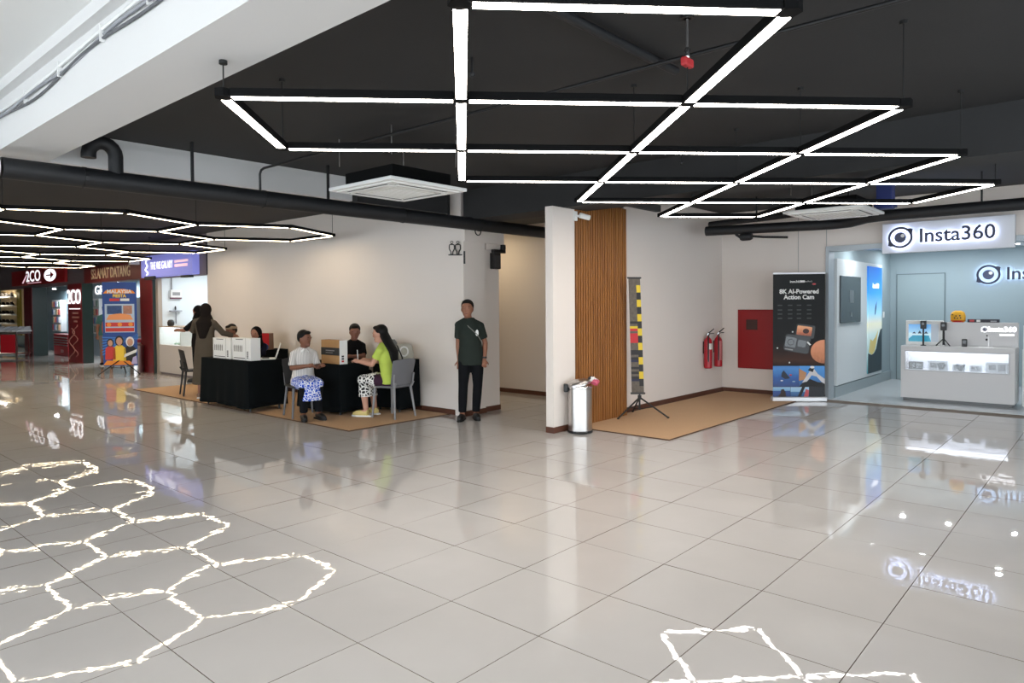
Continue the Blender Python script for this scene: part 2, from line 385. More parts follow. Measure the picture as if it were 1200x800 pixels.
E1 = [(-1, 0, -1, 1), (0, -1, 0, 0), (0, 0, 0, 1), (0, 1, 0, 2), (1, -1, 1, 0), (1, 0, 1, 1), (1, 1, 1, 2), (1, 2, 1, 3),
      (2, 0, 2, 1), (2, 1, 2, 2), (2, 2, 2, 3), (2, 3, 2, 4), (3, 1, 3, 2), (3, 2, 3, 3), (3, 3, 3, 4), (4, 2, 4, 3),
      (0, -1, 1, -1), (-1, 0, 0, 0), (0, 0, 1, 0), (1, 0, 2, 0), (-1, 1, 0, 1), (0, 1, 1, 1), (1, 1, 2, 1), (2, 1, 3, 1),
      (0, 2, 1, 2), (1, 2, 2, 2), (2, 2, 3, 2), (3, 2, 4, 2), (1, 3, 2, 3), (2, 3, 3, 3), (3, 3, 4, 3), (2, 4, 3, 4)]
used = set()
for a, b, c, d in E1:
    bar_into(g1, node(a, b), node(c, d), LZ); used |= {(a, b), (c, d)}
for q in sorted(used): connector(g1, node(*q), LZ)
cable(g1, node(0, -1), LZ, 2.9)
for q in ((1, -1), (0, 1), (0, 2), (1, 3), (1, 2), (2, 2), (2, 4), (1, 1), (-1, 1)): cable(g1, node(*q), LZ)
cable(g1, node(-1, 0), LZ, 2.9); cable(g1, node(3, 2), LZ, 2.79)
# honeycomb over the left hall
g2 = thing('light_honeycomb', 'suspended honeycomb of thin white light bars over the hall in front of the red shops', 'light fixture', (2.2, 11, LZ))
def hx(i, k, row):   # row 0 = upper zigzag, 1 = lower zigzag
    ev = (i % 2 == 0); y = (6.22 if not ev else 6.80) if row == 0 else (8.02 if ev else 8.62)
    return Vector((.15 + 1.085 * i, y + 3.63 * k))
for k in range(4):
    for row in (0, 1):
        for i in range(-1, 4):
            bar_into(g2, hx(i, k, row), hx(i + 1, k, row), LZ, .060, .046, .045, .036, M_strip2)
    for i in range(-1, 5):
        if i % 2 == 0: bar_into(g2, hx(i, k, 0), hx(i, k, 1), LZ, .060, .046, .045, .036, M_strip2)
        elif k < 3: bar_into(g2, hx(i, k, 1), hx(i, k + 1, 0), LZ, .060, .046, .045, .036, M_strip2)
for k in range(4):
    for row in (0, 1):
        for i in range(-1, 5): connector(g2, hx(i, k, row), LZ)
for k in range(4):
    for i in (0, 2, 4): cable(g2, hx(i, k, 0), LZ)

# ================================================================== CEILING SERVICES
def pipe_run(name, label, pts, r, m=M_pipe, n=14):
    root = thing(name, label, 'pipe', pts[0])
    P = [Vector(p) - Vector(pts[0]) for p in pts]
    MB().tube(P, r, n).build('pipe_body', m, root, smooth=True)
    return root
def arc(c, r, a0, a1, plane='xz', n=8):
    out = []
    for i in range(n + 1):
        a = R(a0 + (a1 - a0) * i / n); u, v = r * math.cos(a), r * math.sin(a)
        out.append((c[0] + u, c[1], c[2] + v) if plane == 'xz' else (c[0] + u, c[1] + v, c[2]))
    return out
pr1 = pipe_run('drain_pipe', 'long thick black insulated pipe running under the ceiling to the corridor', [(-.42, 4.2, 2.725), (7.2, 4.2, 2.725)], .088)
for x in (.6, 2.3, 4.2, 5.6): MB().lathe([(.094, -.012), (.094, .012)], 16).build('pipe_joint', M_blk, pr1, loc=(x, 0, 0)).rotation_euler = (0, R(90), 0)
MB().tube([Vector(p) for p in [(.86, 0, .06)] + [(.86, 0, .22)] + [(.86 - .11 + .11 * math.cos(R(a)), .0, .22 + .11 * math.sin(R(a))) for a in range(20, 181, 20)] + [(.64, 0, .18)]], .062, 12).build('u_bend', M_pipe, pr1, smooth=True)
for x in (1.55, 3.1, 5.0): MB().box(x - .012, x + .012, -.012, .012, .08, H - 2.725).build('hanger_rod', M_blk, pr1)
wp = pipe_run('white_pipe', 'white sleeved end of pipe beside the big white beam', [(-2.6, 4.2, 2.725), (-.44, 4.2, 2.725)], .092, M_white)
MB().lathe([(.096, -.03), (.096, 0)], 16).build('sleeve', M_white, wp, loc=(2.15, 0, 0)).rotation_euler = (0, R(90), 0)
pipe_run('conduit', 'thin black conduit bent up from the long pipe and crossing the ceiling', [(1.88, 4.27, 2.80), (1.88, 4.27, 3.0), (1.885, 4.25, 3.04), (1.89, 4.2, 3.055), (1.93, -.4, 3.06), (1.96, -7.5, 3.06)], .013, M_blk, 8)
pipe_run('conduit', 'short thick black pipe on the ceiling above the square light grid', [(.10, -.36, 3.15), (2.36, -.385, 3.15)], .03, M_pipe, 8)
pr2 = pipe_run('drain_pipe', 'thick black insulated pipe hung in front of the camera shop sign', [(8.32, -8.2, 2.755), (8.45, -.25, 2.755), (8.50, -.02, 2.75), (8.72, .25, 2.73), (8.76, .5, 2.725), (8.5, 2.35, 2.745)], .075)
for y in (-3.2, -1.35, .2, 1.5): MB().box(8.44 - 8.32 - .01, 8.44 - 8.32 + .01, y + 8.2 - .01, y + 8.2 + .01, .06, H - 2.755).build('hanger_rod', M_blk, pr2)
pr3 = pipe_run('drain_pipe', 'shorter black pipe tucked above the hung pipe near the fire extinguishers', [(8.95, 2.5, 2.90), (8.75, .9, 2.93)], .05)
vj = thing('valve_joint', 'black pipe valve with a red tap under the ceiling near the extinguishers', 'valve', (8.58, 1.72, 2.62))
MB().lathe([(.05, -.09), (.062, -.06), (.062, .06), (.05, .09)], 12).build('valve_body', M_pipe, vj, smooth=True).rotation_euler = (R(90), 0, 0)
MB().box(-.03, .03, -.07, .01, -.05, .0).build('red_tap', M_red, vj, bevel=.008)
MB().tube([(0, -.1, 0), (.02, -.25, -.02), (.05, -.62, -.05)], .018, 8).build('outlet', M_pipe, vj, smooth=True)
MB().tube([(0, .1, 0), (0, .16, .04), (0, .18, .13)], .022, 8).build('inlet', M_pipe, vj, smooth=True)

def cassette(label, x, y, z):
    r = thing('air_conditioner', label, 'air conditioner', (x, y, z))
    s = .475
    mb = MB(); mb.slab([(-s, -s), (s, -s), (s, s), (-s, s)], .012, .045); mb.slab([(-s + .05, -s + .05), (s - .05, -s + .05), (s - .05, s - .05), (-s + .05, s - .05)], 0, .012)
    mb.build('panel', M_white, r, bevel=.008)
    MB().box(-.36, .36, -.36, .36, .045, .18).build('casing', M_bar, r)
    g = MB()
    g.box(-.25, .25, -.25, .25, -.012, 0)
    gr = g.build('intake_grille', mat('grille_white', (214, 212, 206), .6), r, bevel=.006)
    for k in range(9): MB().box(-.22, .22, -.21 + k * .052 - .004, -.21 + k * .052 + .004, -.016, -.012).build('grille_slat', M_white, gr)
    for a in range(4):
        o = MB().box(-.30, .30, .31, .385, -.003, .0).build('air_slot_shade', mat('slot_shade', (70, 70, 70), .7), r); o.rotation_euler = (0, 0, R(90 * a))  # flat dark plate: shade of the slot recess put into its colour
        o = MB().box(-.31, .31, .315, .372, -.012, -.004).build('louver', M_white, r, bevel=.003); o.rotation_euler = (R(0), 0, R(90 * a))
    for a, b in ((-.4, -.4), (.4, -.4), (.4, .4), (-.4, .4)): MB().tube([(a, b, .25), (a, b, H - z)], .006, 6).build('hanger_rod', M_steel, r)
    return r
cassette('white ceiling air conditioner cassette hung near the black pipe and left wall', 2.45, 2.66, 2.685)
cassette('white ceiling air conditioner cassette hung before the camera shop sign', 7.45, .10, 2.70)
# hanging sprinkler with red tag and small ceiling fittings
sp = thing('sprinkler', 'chrome sprinkler head with a red cap hanging from the dark ceiling', 'sprinkler', (1.70, -.809, 2.93))
MB().tube([(0, 0, .07), (0, 0, H - 2.93)], .007, 6).build('drop_rod', M_steel, sp)
MB().lathe([(.04, H - 2.93 - .02), (.04, H - 2.93)], 12).build('canopy', M_blk, sp)
MB().lathe([(.012, .03), (.018, .045), (.012, .06), (.018, .075), (.01, .09)], 10).build('head', M_chrome, sp, smooth=True)
MB().box(-.05, .05, -.02, .02, -.02, .03).build('red_cap', mat('red_cap', (196, 52, 56), .5), sp, bevel=.012)
for x, y, lb in ((1.35, .55, 'small black spotlight stem on the ceiling above the second row of light bars'), (4.9, .9, 'small black sensor on the dark ceiling behind the light grid')):
    q = thing('ceiling_sensor', lb, 'sensor', (x, y, H - .1)); MB().tube([(0, 0, .0), (0, 0, .1)], .009, 6).build('stem', M_blk, q); MB().lathe([(.008, -.03), (.02, -.02), (.02, 0)], 10).build('sensor_head', M_blk, q, smooth=True)
sm = thing('smoke_detector', 'small red detector on the low dark ceiling before the honeycomb lights', 'detector', (1.45, 5.35, H - .03))
MB().lathe([(.03, -.005), (.055, .012), (.06, .03)], 16).build('detector_body', mat('red_cap'), sm, smooth=True)
el = thing('emergency_light', 'small white emergency light box on the low dark ceiling', 'light fixture', (2.45, 5.4, H - .06), 20)
MB().box(-.13, .13, -.05, .05, 0, .06).build('housing', mat('pale_box', (160, 160, 158), .5), el, bevel=.01); MB().box(-.10, .10, -.035, .035, -.008, 0).build('lens', M_white, el, bevel=.004)
bd = thing('blue_duct', 'blue duct drop beside the air conditioner near the camera shop', 'duct', (7.78, -.42, 2.76))
MB().box(-.09, .09, -.09, .09, 0, H - 2.76).build('duct_body', mat('blue_duct', (46, 58, 120), .5), bd, bevel=.01); MB().box(-.11, .11, -.11, .11, .02, .06).build('flange', mat('blue_duct'), bd)

# ================================================================== WALL FITTINGS NEAR THE CORRIDOR
ts = thing('toilet_sign', 'black projecting restroom sign with two figures on the white wall corner', 'sign', (4.98, 4.36, 2.23), -45)
MB().box(.02, .05, -.02, .03, -.06, .12).build('bracket', M_blk, ts, bevel=.004)
MB().box(-.19, .03, -.008, .008, .06, .075).build('shelf_bar', M_blk, ts)
for cx in (-.14, -.055):
    f = MB(); ring = circ(cx, .245, .022, n=14); inn = circ(cx, .245, .013, n=14)
    for i in range(14):
        j = (i + 1) % 14; f.plate([ring[i], ring[j], inn[j], inn[i]], -.006, .006)
    body = [(cx - .035, .205), (cx - .02, .215), (cx + .02, .215), (cx + .035, .205), (cx + .036, .15), (cx + .014, .11), (cx + .014, .075), (cx - .014, .075), (cx - .014, .11), (cx - .036, .15)]
    for i in range(10):
        a, b = body[i], body[(i + 1) % 10]; f.tube([(a[0], 0, a[1]), (b[0], 0, b[1])], .009, 6)
    f.build('figure', M_blk, ts)
ws = thing('wall_speaker', 'small black speaker box on the corridor wall under a bracket', 'speaker', (5.66, 4.385, 2.12))
MB().box(-.075, .075, -.09, .0, 0, .24).build('speaker_box', M_blk, ws, bevel=.01); MB().box(-.06, .06, -.094, -.09, .02, .2).build('speaker_grille', M_dkgrey, ws)
wb = thing('exit_light', 'black bracket lamp above the corridor speaker', 'lamp', (5.76, 4.36, 2.36))
MB().box(-.17, .09, -.06, .0, 0, .05).build('lamp_body', M_blk, wb, bevel=.006); MB().box(.03, .09, -.06, -.0, .05, .13).build('mount', M_blk, wb, bevel=.006); MB().tube([(.05, -.03, .13), (.05, -.03, .36)], .012, 6).build('cord', M_cable, wb)
lc = thing('cable_loop', 'small black cable loop hanging under the long pipe at the corner', 'cable', (5.15, 4.2, 2.645))
MB().tube([(.06 * math.cos(R(a)), 0, .07 * math.sin(R(a))) for a in range(180, 361, 18)], .008, 6).build('cable_body', M_cable, lc, smooth=True)
cc = thing('security_camera', 'small white security camera at the top of the wall end by the slats', 'camera', (5.2, 2.545, 2.70))
MB().box(-.03, .03, -.03, 0, -.06, .06).build('mount', M_white, cc, bevel=.006)
MB().tube([(0, -.03, .0), (.06, -.07, .0)], .014, 8).build('arm', M_white, cc)
MB().tube([(.04, -.05, .01), (.15, -.13, -.02)], .034, 14).build('camera_body', M_white, cc, smooth=True); MB().tube([(.15, -.13, -.02), (.156, -.134, -.0215)], .026, 14).build('lens', M_lens, cc)

# ================================================================== MATS
def mat_rug(label, x0, x1, y0, y1):
    r = thing('floor_mat', label, 'mat', ((x0 + x1) / 2, (y0 + y1) / 2, 0)); a, b = (x1 - x0) / 2, (y1 - y0) / 2
    MB().box(-a, a, -b, b, .0012, .012).build('pile', M_coir, r); mb = MB()
    mb.box(-a - .012, a + .012, -b - .012, -b, .001, .013); mb.box(-a - .012, a + .012, b, b + .012, .001, .013); mb.box(-a - .012, -a, -b, b, .001, .013); mb.box(a, a + .012, -b, b, .001, .013)
    mb.build('edging', M_matedge, r)
mat_rug('tan coir floor mat below the fire extinguishers and striped banner stand', 5.24, 9.92, 1.24, 2.50 + .20 - .02)
mat_rug('tan coir floor mat under the black draped tables', 3.22, 4.94, 4.62, 11.6)

# ================================================================== STEEL BIN
bn = thing('trash_bin', 'brushed steel pedal bin with litter under its tilted lid by the slatted panel', 'bin', (5.03, 2.35, 0), -48)
MB().lathe([(.150, .0), (.155, .005), (.155, .03)], 28).build('base_ring', M_blk, bn)
MB().lathe([(.148, .03), (.148, .545)], 32).build('body', M_steel, bn, smooth=True)
MB().lathe([(.152, .545), (.154, .552), (.154, .575), (.146, .582)], 32).build('rim', M_chrome, bn, smooth=True)
ld = MB().lathe([(.150, 0), (.150, .018), (.135, .045), (.09, .066), (.03, .074), (.001, .075)], 32).build('lid', M_steel, bn, smooth=True); ld.location = (-.01, 0, .585); ld.rotation_euler = (0, R(-11), 0)
MB().box(-.20, -.15, -.045, .045, .50, .60).build('hinge', M_blk, bn, bevel=.012)
MB().box(-.07, .07, -.20, -.13, .012, .03).build('pedal', M_blk, bn, bevel=.008)
li = thing('litter', 'crumpled white and pink packaging poking out under the bin lid', 'litter', (5.12, 2.245, .59), -48)
for k, (mm, p) in enumerate(((M_paper, (.03, 0, .05)), (mat('pink_wrap', (196, 84, 110), .5), (.05, -.05, .03)), (M_ink, (0, .03, .05)))):
    mb = MB(); mb.ell(p, (.05, .04, .045), 9, 6); o = mb.build('wrapper', mm, li)
    for v in o.data.vertices: v.co += Vector((rnd.uniform(-.012, .012), rnd.uniform(-.012, .012), rnd.uniform(-.012, .012)))

# ================================================================== STRIPED BANNER STAND
tb = thing('banner_stand', 'narrow banner with yellow and black hazard stripes on a black tripod', 'banner', (6.46, 2.36, .012), 0)
def tripod(root, h, spread, zj, r=.013, a0=20):
    MB().tube([(0, 0, zj * .35), (0, 0, h)], r, 10).build('pole', M_blk, root)
    MB().lathe([(r * 2, zj - .03), (r * 2, zj + .03)], 10).build('collar', M_blk, root)
    for k in range(3):
        a = R(a0 + 120 * k); e = (spread * math.cos(a), spread * math.sin(a), r)
        l = MB().tube([(0, 0, zj), e], r * .9, 8).build('leg', M_blk, root)
        MB().ell(e, (r * 1.5, r * 1.5, r * .98), 8, 6).build('rubber_foot', M_cable, l)
        MB().tube([(0, 0, zj * .4), (e[0] * .5, e[1] * .5, zj * .5 + r)], r * .6, 6).build('brace', M_blk, root)
tripod(tb, .42, .40, .27, a0=-75)
rows = 48; strip = MB(); 
M_sm = [mat('banner_photo', (96, 88, 80), .7, var=.5, vscale=25), mat('banner_white', (225, 222, 214), .6), mat('banner_red', (190, 40, 48), .6), mat('banner_yellow', (214, 186, 46), .6), M_ink, mat('banner_navy', (32, 34, 62), .6)]
def bx_at(t): # the film leans and twists a little towards its top
    return -.045 + .035 * math.sin(t * 2.6) - .10 * t * t, .03 * math.sin(t * 3.0), R(-52 + 16 * t)
def stripx(t, u): 
    cx, cy, a = bx_at(t); return (cx + u * math.cos(a), cy + u * math.sin(a), .33 + 1.6 * t)
for i in range(rows):
    t0, t1 = i / rows, (i + 1) / rows
    for (u0, u1, part) in ((-.085, .025, 0), (.025, .085, 1)):
        if part == 0: mi = 0 if (t0 < .10 or t0 > .62 or rnd.random() < .4) else (2 if .40 < t0 < .55 else rnd.choice([0, 3, 4, 5]))
        else: mi = 4 if (i // 3) % 2 else 3
        if part == 1 and (t0 < .06 or t0 > .93): mi = 0
        strip.cur = mi
        p = [stripx(t0, u0), stripx(t0, u1), stripx(t1, u1), stripx(t1, u0)]; strip.add(p, [(0, 1, 2, 3)])
o = strip.build('banner_film', M_sm, tb); so = o.modifiers.new('thick', 'SOLIDIFY'); so.thickness = .004
MB().tube([stripx(1.0, -.10), stripx(1.0, .10)], .012, 8).build('top_rail', M_dkgrey, tb); MB().tube([stripx(0, -.10), stripx(0, .10)], .014, 8).build('bottom_rail', M_dkgrey, tb)
MB().tube([(0, .03, .40), (.02, .05, 1.2), (-.09, .05, 1.93)], .006, 6).build('back_rod', M_paper, tb)

# ================================================================== FIRE EXTINGUISHERS AND HOSE CABINET
def extinguisher(label, x, lab):
    e = thing('fire_extinguisher', label, 'fire extinguisher', (x, 2.745 - .085, .47))
    MB().lathe([(.05, 0), (.068, .01), (.070, .05), (.070, .44), (.062, .49), (.035, .525), (.022, .54), (.022, .56)], 20).build('cylinder', mat('extinguisher_red', (172, 18, 34), .3), e, smooth=True)
    MB().lathe([(.02, .56), (.026, .565), (.026, .60), (.012, .61)], 12).build('valve', M_chrome, e)
    MB().tube([(.0, 0, .60), (.03, -.03, .63), (.10, -.06, .68)], [.012, .011, .008], 6).build('lever', M_blk, e); MB().tube([(.0, 0, .585), (.05, -.035, .60), (.10, -.06, .60)], .008, 6).build('carry_handle', M_blk, e)
    MB().tube([(-.02, -.02, .585), (-.07, -.04, .55), (-.085, -.045, .40), (-.08, -.045, .12)], .011, 8).build('hose', M_cable, e, smooth=True)
    f = MB()
    for i in range(8):
        a, b = R(-140 + i * 13), R(-140 + (i + 1) * 13); z0, z1 = lab
        f.add([(.0712 * math.cos(a), .0712 * math.sin(a), z0), (.0712 * math.cos(b), .0712 * math.sin(b), z0), (.0712 * math.cos(b), .0712 * math.sin(b), z1), (.0712 * math.cos(a), .0712 * math.sin(a), z1)], [(0, 1, 2, 3)])
    f.build('sticker', mat('sticker_%g' % lab[0], (226, 220, 214) if lab[0] > .3 else (190, 110, 110), .5, var=.3, vscale=60), e)
    MB().box(-.02, .02, .06, .085, .25, .46).build('wall_bracket', M_blk, e)
extinguisher('red fire extinguisher on the white wall with a white square sticker', 9.22, (.33, .43))
extinguisher('red fire extinguisher hung right beside the corner with a tall printed sticker', 9.62, (.12, .46))
hc = thing('hose_cabinet', 'flat red fire hose cabinet on the wall behind the roll-up banner', 'cabinet', (9.97, 2.44, .44), -90)
MB().box(0, 1.0, -.03, 0, 0, 1.035).build('cabinet_frame', mat('cabinet_red', (150, 12, 18), .45), hc, bevel=.004)
d = MB().box(.025, .975, -.045, -.03, .025, 1.01).build('door', mat('cabinet_red'), hc, bevel=.004)
MB().box(.16, .36, -.048, -.044, .68, .86).build('pane', mat('smoked_pane', (70, 44, 40), .12), d)
MB().box(.93, .95, -.06, -.045, .48, .56).build('handle', M_blk, d)

# ================================================================== ROLL-UP BANNER
ang = math.degrees(math.atan2(.889 - 1.543, 9.716 - 9.195))
ru = thing('roll_up_banner', 'tall black roll-up banner advertising an action camera in front of the hose cabinet', 'banner', ((9.195 + 9.716) / 2, (1.543 + .889) / 2, 0), ang)
MB().box(-.43, .43, -.06, .06, .0, .075).build('cassette_base', mat('banner_alu', (206, 206, 208), .35, metal=.4), ru, bevel=.012)
MB().tube([(0, .03, .05), (0, .03, 2.06)], .012, 8).build('support_pole', M_steel, ru)
MB().box(-.415, .415, -.012, .012, 2.045, 2.075).build('top_rail', mat('banner_alu'), ru, bevel=.005)
BP = ramp_mat('camera_poster', [(0, (8, 10, 12)), (.27, (12, 11, 11)), (.33, (70, 42, 32)), (.40, (44, 28, 24)), (.48, (16, 17, 19)), (1, (14, 18, 20))], 2, .7, wob=.06, wscale=3)
film = MB().box(-.41, .41, -.004, -.001, .07, 2.05).build('banner_film', BP, ru)
text('insta360', .05, M_paper, film, -.06, 1.925, -.006, off=.001); text('Ace Pro 2', .032, M_paper, film, .14, 1.927, -.006)
MB().plate([(.02, 1.912), (.09, 1.912), (.09, 1.945), (.02, 1.945)], -.0062, -.005).build('print', M_paper, film)
MB().plate(circ(.235, 1.885, .03, .014, 14), -.0062, -.005).build('print', M_red, film)
text('8K AI-Powered', .098, M_paper, film, .0, 1.765, -.006, off=.003); text('Action Cam', .098, M_paper, film, .0, 1.675, -.006, off=.003)
gr = MB()
for rr, zz in ((0, 1.55), (1, 1.475), (2, 1.41), (3, 1.34)):
    for cxx in (-.3, -.14, .0, .16):
        gr.plate(rect(cxx - .035, cxx + .035, zz - .012, zz + .006), -.0055, -.0045)
gr.build('print', mat('dim_print', (66, 70, 72), .6), film)
def rrect(cx, cz, w, h, r, rot=0, n=5):
    p = []
    for sx, sz, a0 in ((1, -1, -90), (1, 1, 0), (-1, 1, 90), (-1, -1, 180)):
        for i in range(n): a = R(a0 + 90 * i / (n - 1)); p.append((sx * (w / 2 - r) + r * math.cos(a), sz * (h / 2 - r) + r * math.sin(a)))
    c, s = math.cos(R(rot)), math.sin(R(rot)); return [(cx + x * c - z * s, cz + x * s + z * c) for x, z in p]
def pp(poly, m, y, parent=film, name='print'): return MB().plate(poly, y - .0006, y).build(name, m, parent)
pp(rrect(.10, 1.13, .30, .21, .03, -8), mat('cam_body', (30, 28, 28), .4), -.0050); pp(rrect(.085, 1.135, .235, .15, .015, -8), ramp_mat('cam_screen', [(0, (70, 30, 20)), (.5, (190, 100, 60)), (1, (230, 160, 110))], 2, .4, wob=.4, wscale=6), -.0058); pp(circ(.11, 1.13, .05, .04), mat('cam_subject', (60, 30, 24), .5), -.0066)
pp(rrect(-.03, .925, .40, .27, .04, -10), mat('cam_front', (40, 40, 42), .4), -.0066); pp(rrect(-.13, .955, .17, .16, .02, -10), M_lens, -.0074); pp(circ(-.13, .955, .055), mat('cam_ring', (80, 82, 86), .4), -.0082); pp(circ(-.13, .955, .038), M_lens, -.009); pp(rrect(.045, .93, .13, .11, .02, -10), M_lens, -.0074)
pp([(.12, .95), (.17, .90), (.19, .915), (.14, .965)], M_paper, -.0082); pp(rrect(-.16, .84, .13, .018, .004, -10), mat('dim_print2', (140, 140, 140), .5), -.0074)
pp([(min(.408, x), z) for x, z in circ(.40, .80, .215, .19, 36, 70, 290)], ramp_mat('fireball', [(0, (110, 60, 40)), (.5, (200, 128, 88)), (1, (226, 150, 110))], 2, .5, wob=.5, wscale=5), -.0050)
for xx, zz in ((-.34, .86), (-.15, .625), (-.1, 1.12)): pp(circ(xx, zz, .012), M_paper, -.006)
seaA = ramp_mat('sea_photo', [(0, (16, 40, 90)), (.6, (24, 84, 160)), (1, (60, 130, 200))], 2, .4, wob=.3, wscale=4)
skyB = ramp_mat('sky_photo', [(0, (40, 70, 120)), (.5, (60, 130, 200)), (1, (70, 150, 220))], 2, .4)
pp(rect(-.41, .0, .235, .57), seaA, -.0050); pp(rect(.003, .41, .235, .57), skyB, -.0050)
pp(rect(-.41, -.135, .07, .23), ramp_mat('coast_photo', [(0, (18, 50, 110)), (.6, (22, 70, 140)), (.65, (120, 170, 210)), (1, (150, 190, 220))], 2, .4), -.0050); pp(rect(-.13, .16, .07, .23), ramp_mat('coast_photo2', [(0, (30, 70, 120)), (.5, (60, 110, 160)), (.55, (150, 190, 220)), (1, (170, 200, 225))], 2, .4), -.0050); pp(rect(.163, .41, .07, .235), mat('dark_photo', (26, 28, 34), .5, var=.4, vscale=20), -.0050)
pp([(-.28, .40), (-.22, .36), (-.14, .37), (-.19, .44), (-.24, .50), (-.27, .46)], mat('diver', (18, 30, 50), .5), -.0058); pp(circ(-.13, .425, .02, .012), M_red, -.006); pp(circ(-.27, .335, .02, .01), M_paper, -.006); pp(circ(-.08, .32, .025, .01), mat('fish', (130, 160, 180), .5), -.006)
pp([(.003, .33), (.10, .35), (.12, .46), (.003, .53)], mat('sand_photo', (190, 140, 100), .6), -.0058); pp([(.05, .30), (.13, .32), (.20, .42), (.28, .40), (.36, .31), (.41, .28), (.41, .36), (.30, .44), (.24, .52), (.18, .50), (.13, .42)], mat('rider_white', (206, 204, 206), .6), -.0066); pp([(.14, .50), (.22, .47), (.24, .53), (.18, .55)], M_ink, -.0074); pp([(.003, .235), (.41, .235), (.41, .30), (.30, .31), (.18, .36), (.05, .29)], M_ink, -.0062); pp(circ(.21, .55, .035, .02), M_paper, -.0078)
pp([(-.34, .07), (-.20, .07), (-.21, .15), (-.24, .20), (-.28, .19), (-.29, .13)], mat('selfie', (52, 40, 40), .6), -.0058); pp([(-.02, .07), (.03, .07), (.10, .23), (.05, .23)], M_ink, -.0058); pp([(.08, .07), (.15, .07), (.16, .18), (.11, .20)], mat('pink_photo', (200, 90, 96), .6), -.0062)

# ================================================================== CAMERA SHOP (white fascia, grey interior)
struct(MB().box(10.2, 14.0, .92, 1.10, 0, 2.62).build('wall_shop_side', M_greyshop))
struct(MB().box(14.0, 14.2, -4.2, 1.10, 0, 2.62).build('wall_shop_back', M_greyshop))
struct(MB().box(10.2, 14.0, -4.4, -4.2, 0, 2.62).build('wall_shop_far', M_greyshop))
struct(MB().box(10.2, 14.2, -4.4, 1.10, 2.62, 2.75).build('ceiling_shop', M_white))
struct(MB().box(9.98, 14.0, -8.4, .95, -.12, .001).build('floor_shop', M_shopfloor))
struct(MB().box(9.95, 10.2, -8.4, -4.2, 0, 2.47).build('wall_shop_front', M_wall))
mb = MB(); mb.box(9.93, 10.22, .905, .955, 0, 2.50); mb.box(9.93, 10.22, -4.2, .905, 2.42, 2.50)
struct(mb.build('trim_3', mat('frame_grey', (168, 176, 182), .35, metal=.3)))
dl0 = None
for x in (11.0, 13.2):
    for y in (.5, -.27, -1.28):
        if dl0 is None:
            dl0 = thing('downlight', 'small round downlight in the camera shop ceiling', 'downlight', (x, y, 2.605), 0, 'downlights in the camera shop')
            MB().lathe([(.05, 0), (.06, .003), (.06, .015)], 18).build('trim_ring', M_white, dl0); MB().lathe([(.04, -.001), (.04, .004)], 18).build('lens', mat('downlight_lens', (250, 252, 255), .4, emit=40), dl0)
        else: dup(dl0, (x, y, 2.605))
        L = bpy.data.lights.new('downlight_lamp', 'AREA'); L.shape = 'DISK'; L.size = .08; L.energy = DOWNLIGHT_W; L.color = (.93, .97, 1); lo = bpy.data.objects.new('downlight_lamp', L); COL.objects.link(lo); lo.location = (x, y, 2.60)
def logo(root, cx, cz, r, y, m, depth=.012, name='logo'):
    lg = MB(); n = 40; ri = r * .80
    def rad(a):   # outer outline with a flick at upper right and lower left
        e = 0
        for c in (38, 218):
            d = abs((a - c + 180) % 360 - 180); e = max(e, max(0, 1 - d / 16))
        return r * (1 + .26 * e)
    for i in range(n):
        a, b = 360 * i / n, 360 * (i + 1) / n
        P = lambda q, t: (cx + q * 1.04 * math.cos(R(t)), cz + q * math.sin(R(t)))
        lg.plate([P(ri, a), P(rad(a), a), P(rad(b), b), P(ri, b)], y - depth, y)
    o = lg.build(name, m, root)
    MB().plate(circ(cx, cz, r * .50), y - depth, y).build('iris', mat('iris_grey', (62, 68, 96), .4), root)
    MB().plate(circ(cx + r * .2, cz + r * .16, r * .17), y - depth - .002, y - depth).build('glint', M_paper, root)
def fascia_sign(name, label, cat, loc, w, h, size, lx, tx, lit, panel=True, rz=-90):
    s = thing(name, label, cat, loc, rz)
    if panel: MB().box(0, w, -.09, 0, 0, h).build('panel', mat('sign_panel_white', (228, 230, 236), .45), s, bevel=.006); y0 = -.09
    else: y0 = 0
    zc = h * .5
    # LED faces hidden behind the raised letters shine back on the panel
    text('Insta360', size, M_halo, s, tx, zc, y0 - .038, 'led_face', .001, 'LEFT', .98)
    text('Insta360', size, M_navy, s, tx, zc, y0 - .052, 'lettering', .006, 'LEFT', .98, off=size * .014)
    ld_ = MB(); r_ = size * .56
    for i in range(40):
        a, b = R(9 * i), R(9 * i + 9); P = lambda q, t: (lx + q * 1.04 * math.cos(t), zc + q * math.sin(t)); ld_.plate([P(r_ * .82, a), P(r_ * .97, a), P(r_ * .97, b), P(r_ * .82, b)], y0 - .040, y0 - .037)
    ld_.plate(circ(lx, zc, r_ * .44), y0 - .040, y0 - .037); ld_.build('led_face', M_halo, s)
    logo(s, lx, zc, size * .56, y0 - .046, M_navy)
    return s
fascia_sign('shop_sign', 'long white illuminated shop sign with dark blue lettering and eye logo on fascia', 'sign', (9.93, .10, 2.33), 1.66, .455, .285, .26, .50, True)
fascia_sign('wall_sign', 'halo-lit lettering and eye logo on the grey back wall of the camera shop', 'sign', (13.995, -.60, 1.91), 2.3, .38, .33, .17, .44, True, panel=False)
# wall door outline in the back wall
dr = struct(MB().box(13.985, 14.0, -.045, .785, .02, 2.15).build('door_1', mat('door_grey', (148, 164, 168), .55)))
mb = MB(); mb.box(13.98, 13.99, .785, .80, 0, 2.165); mb.box(13.98, 13.99, -.06, -.045, 0, 2.165); mb.box(13.98, 13.99, -.06, .80, 2.15, 2.165); mb.build('door_frame', mat('door_gap', (104, 118, 122), .6), dr)
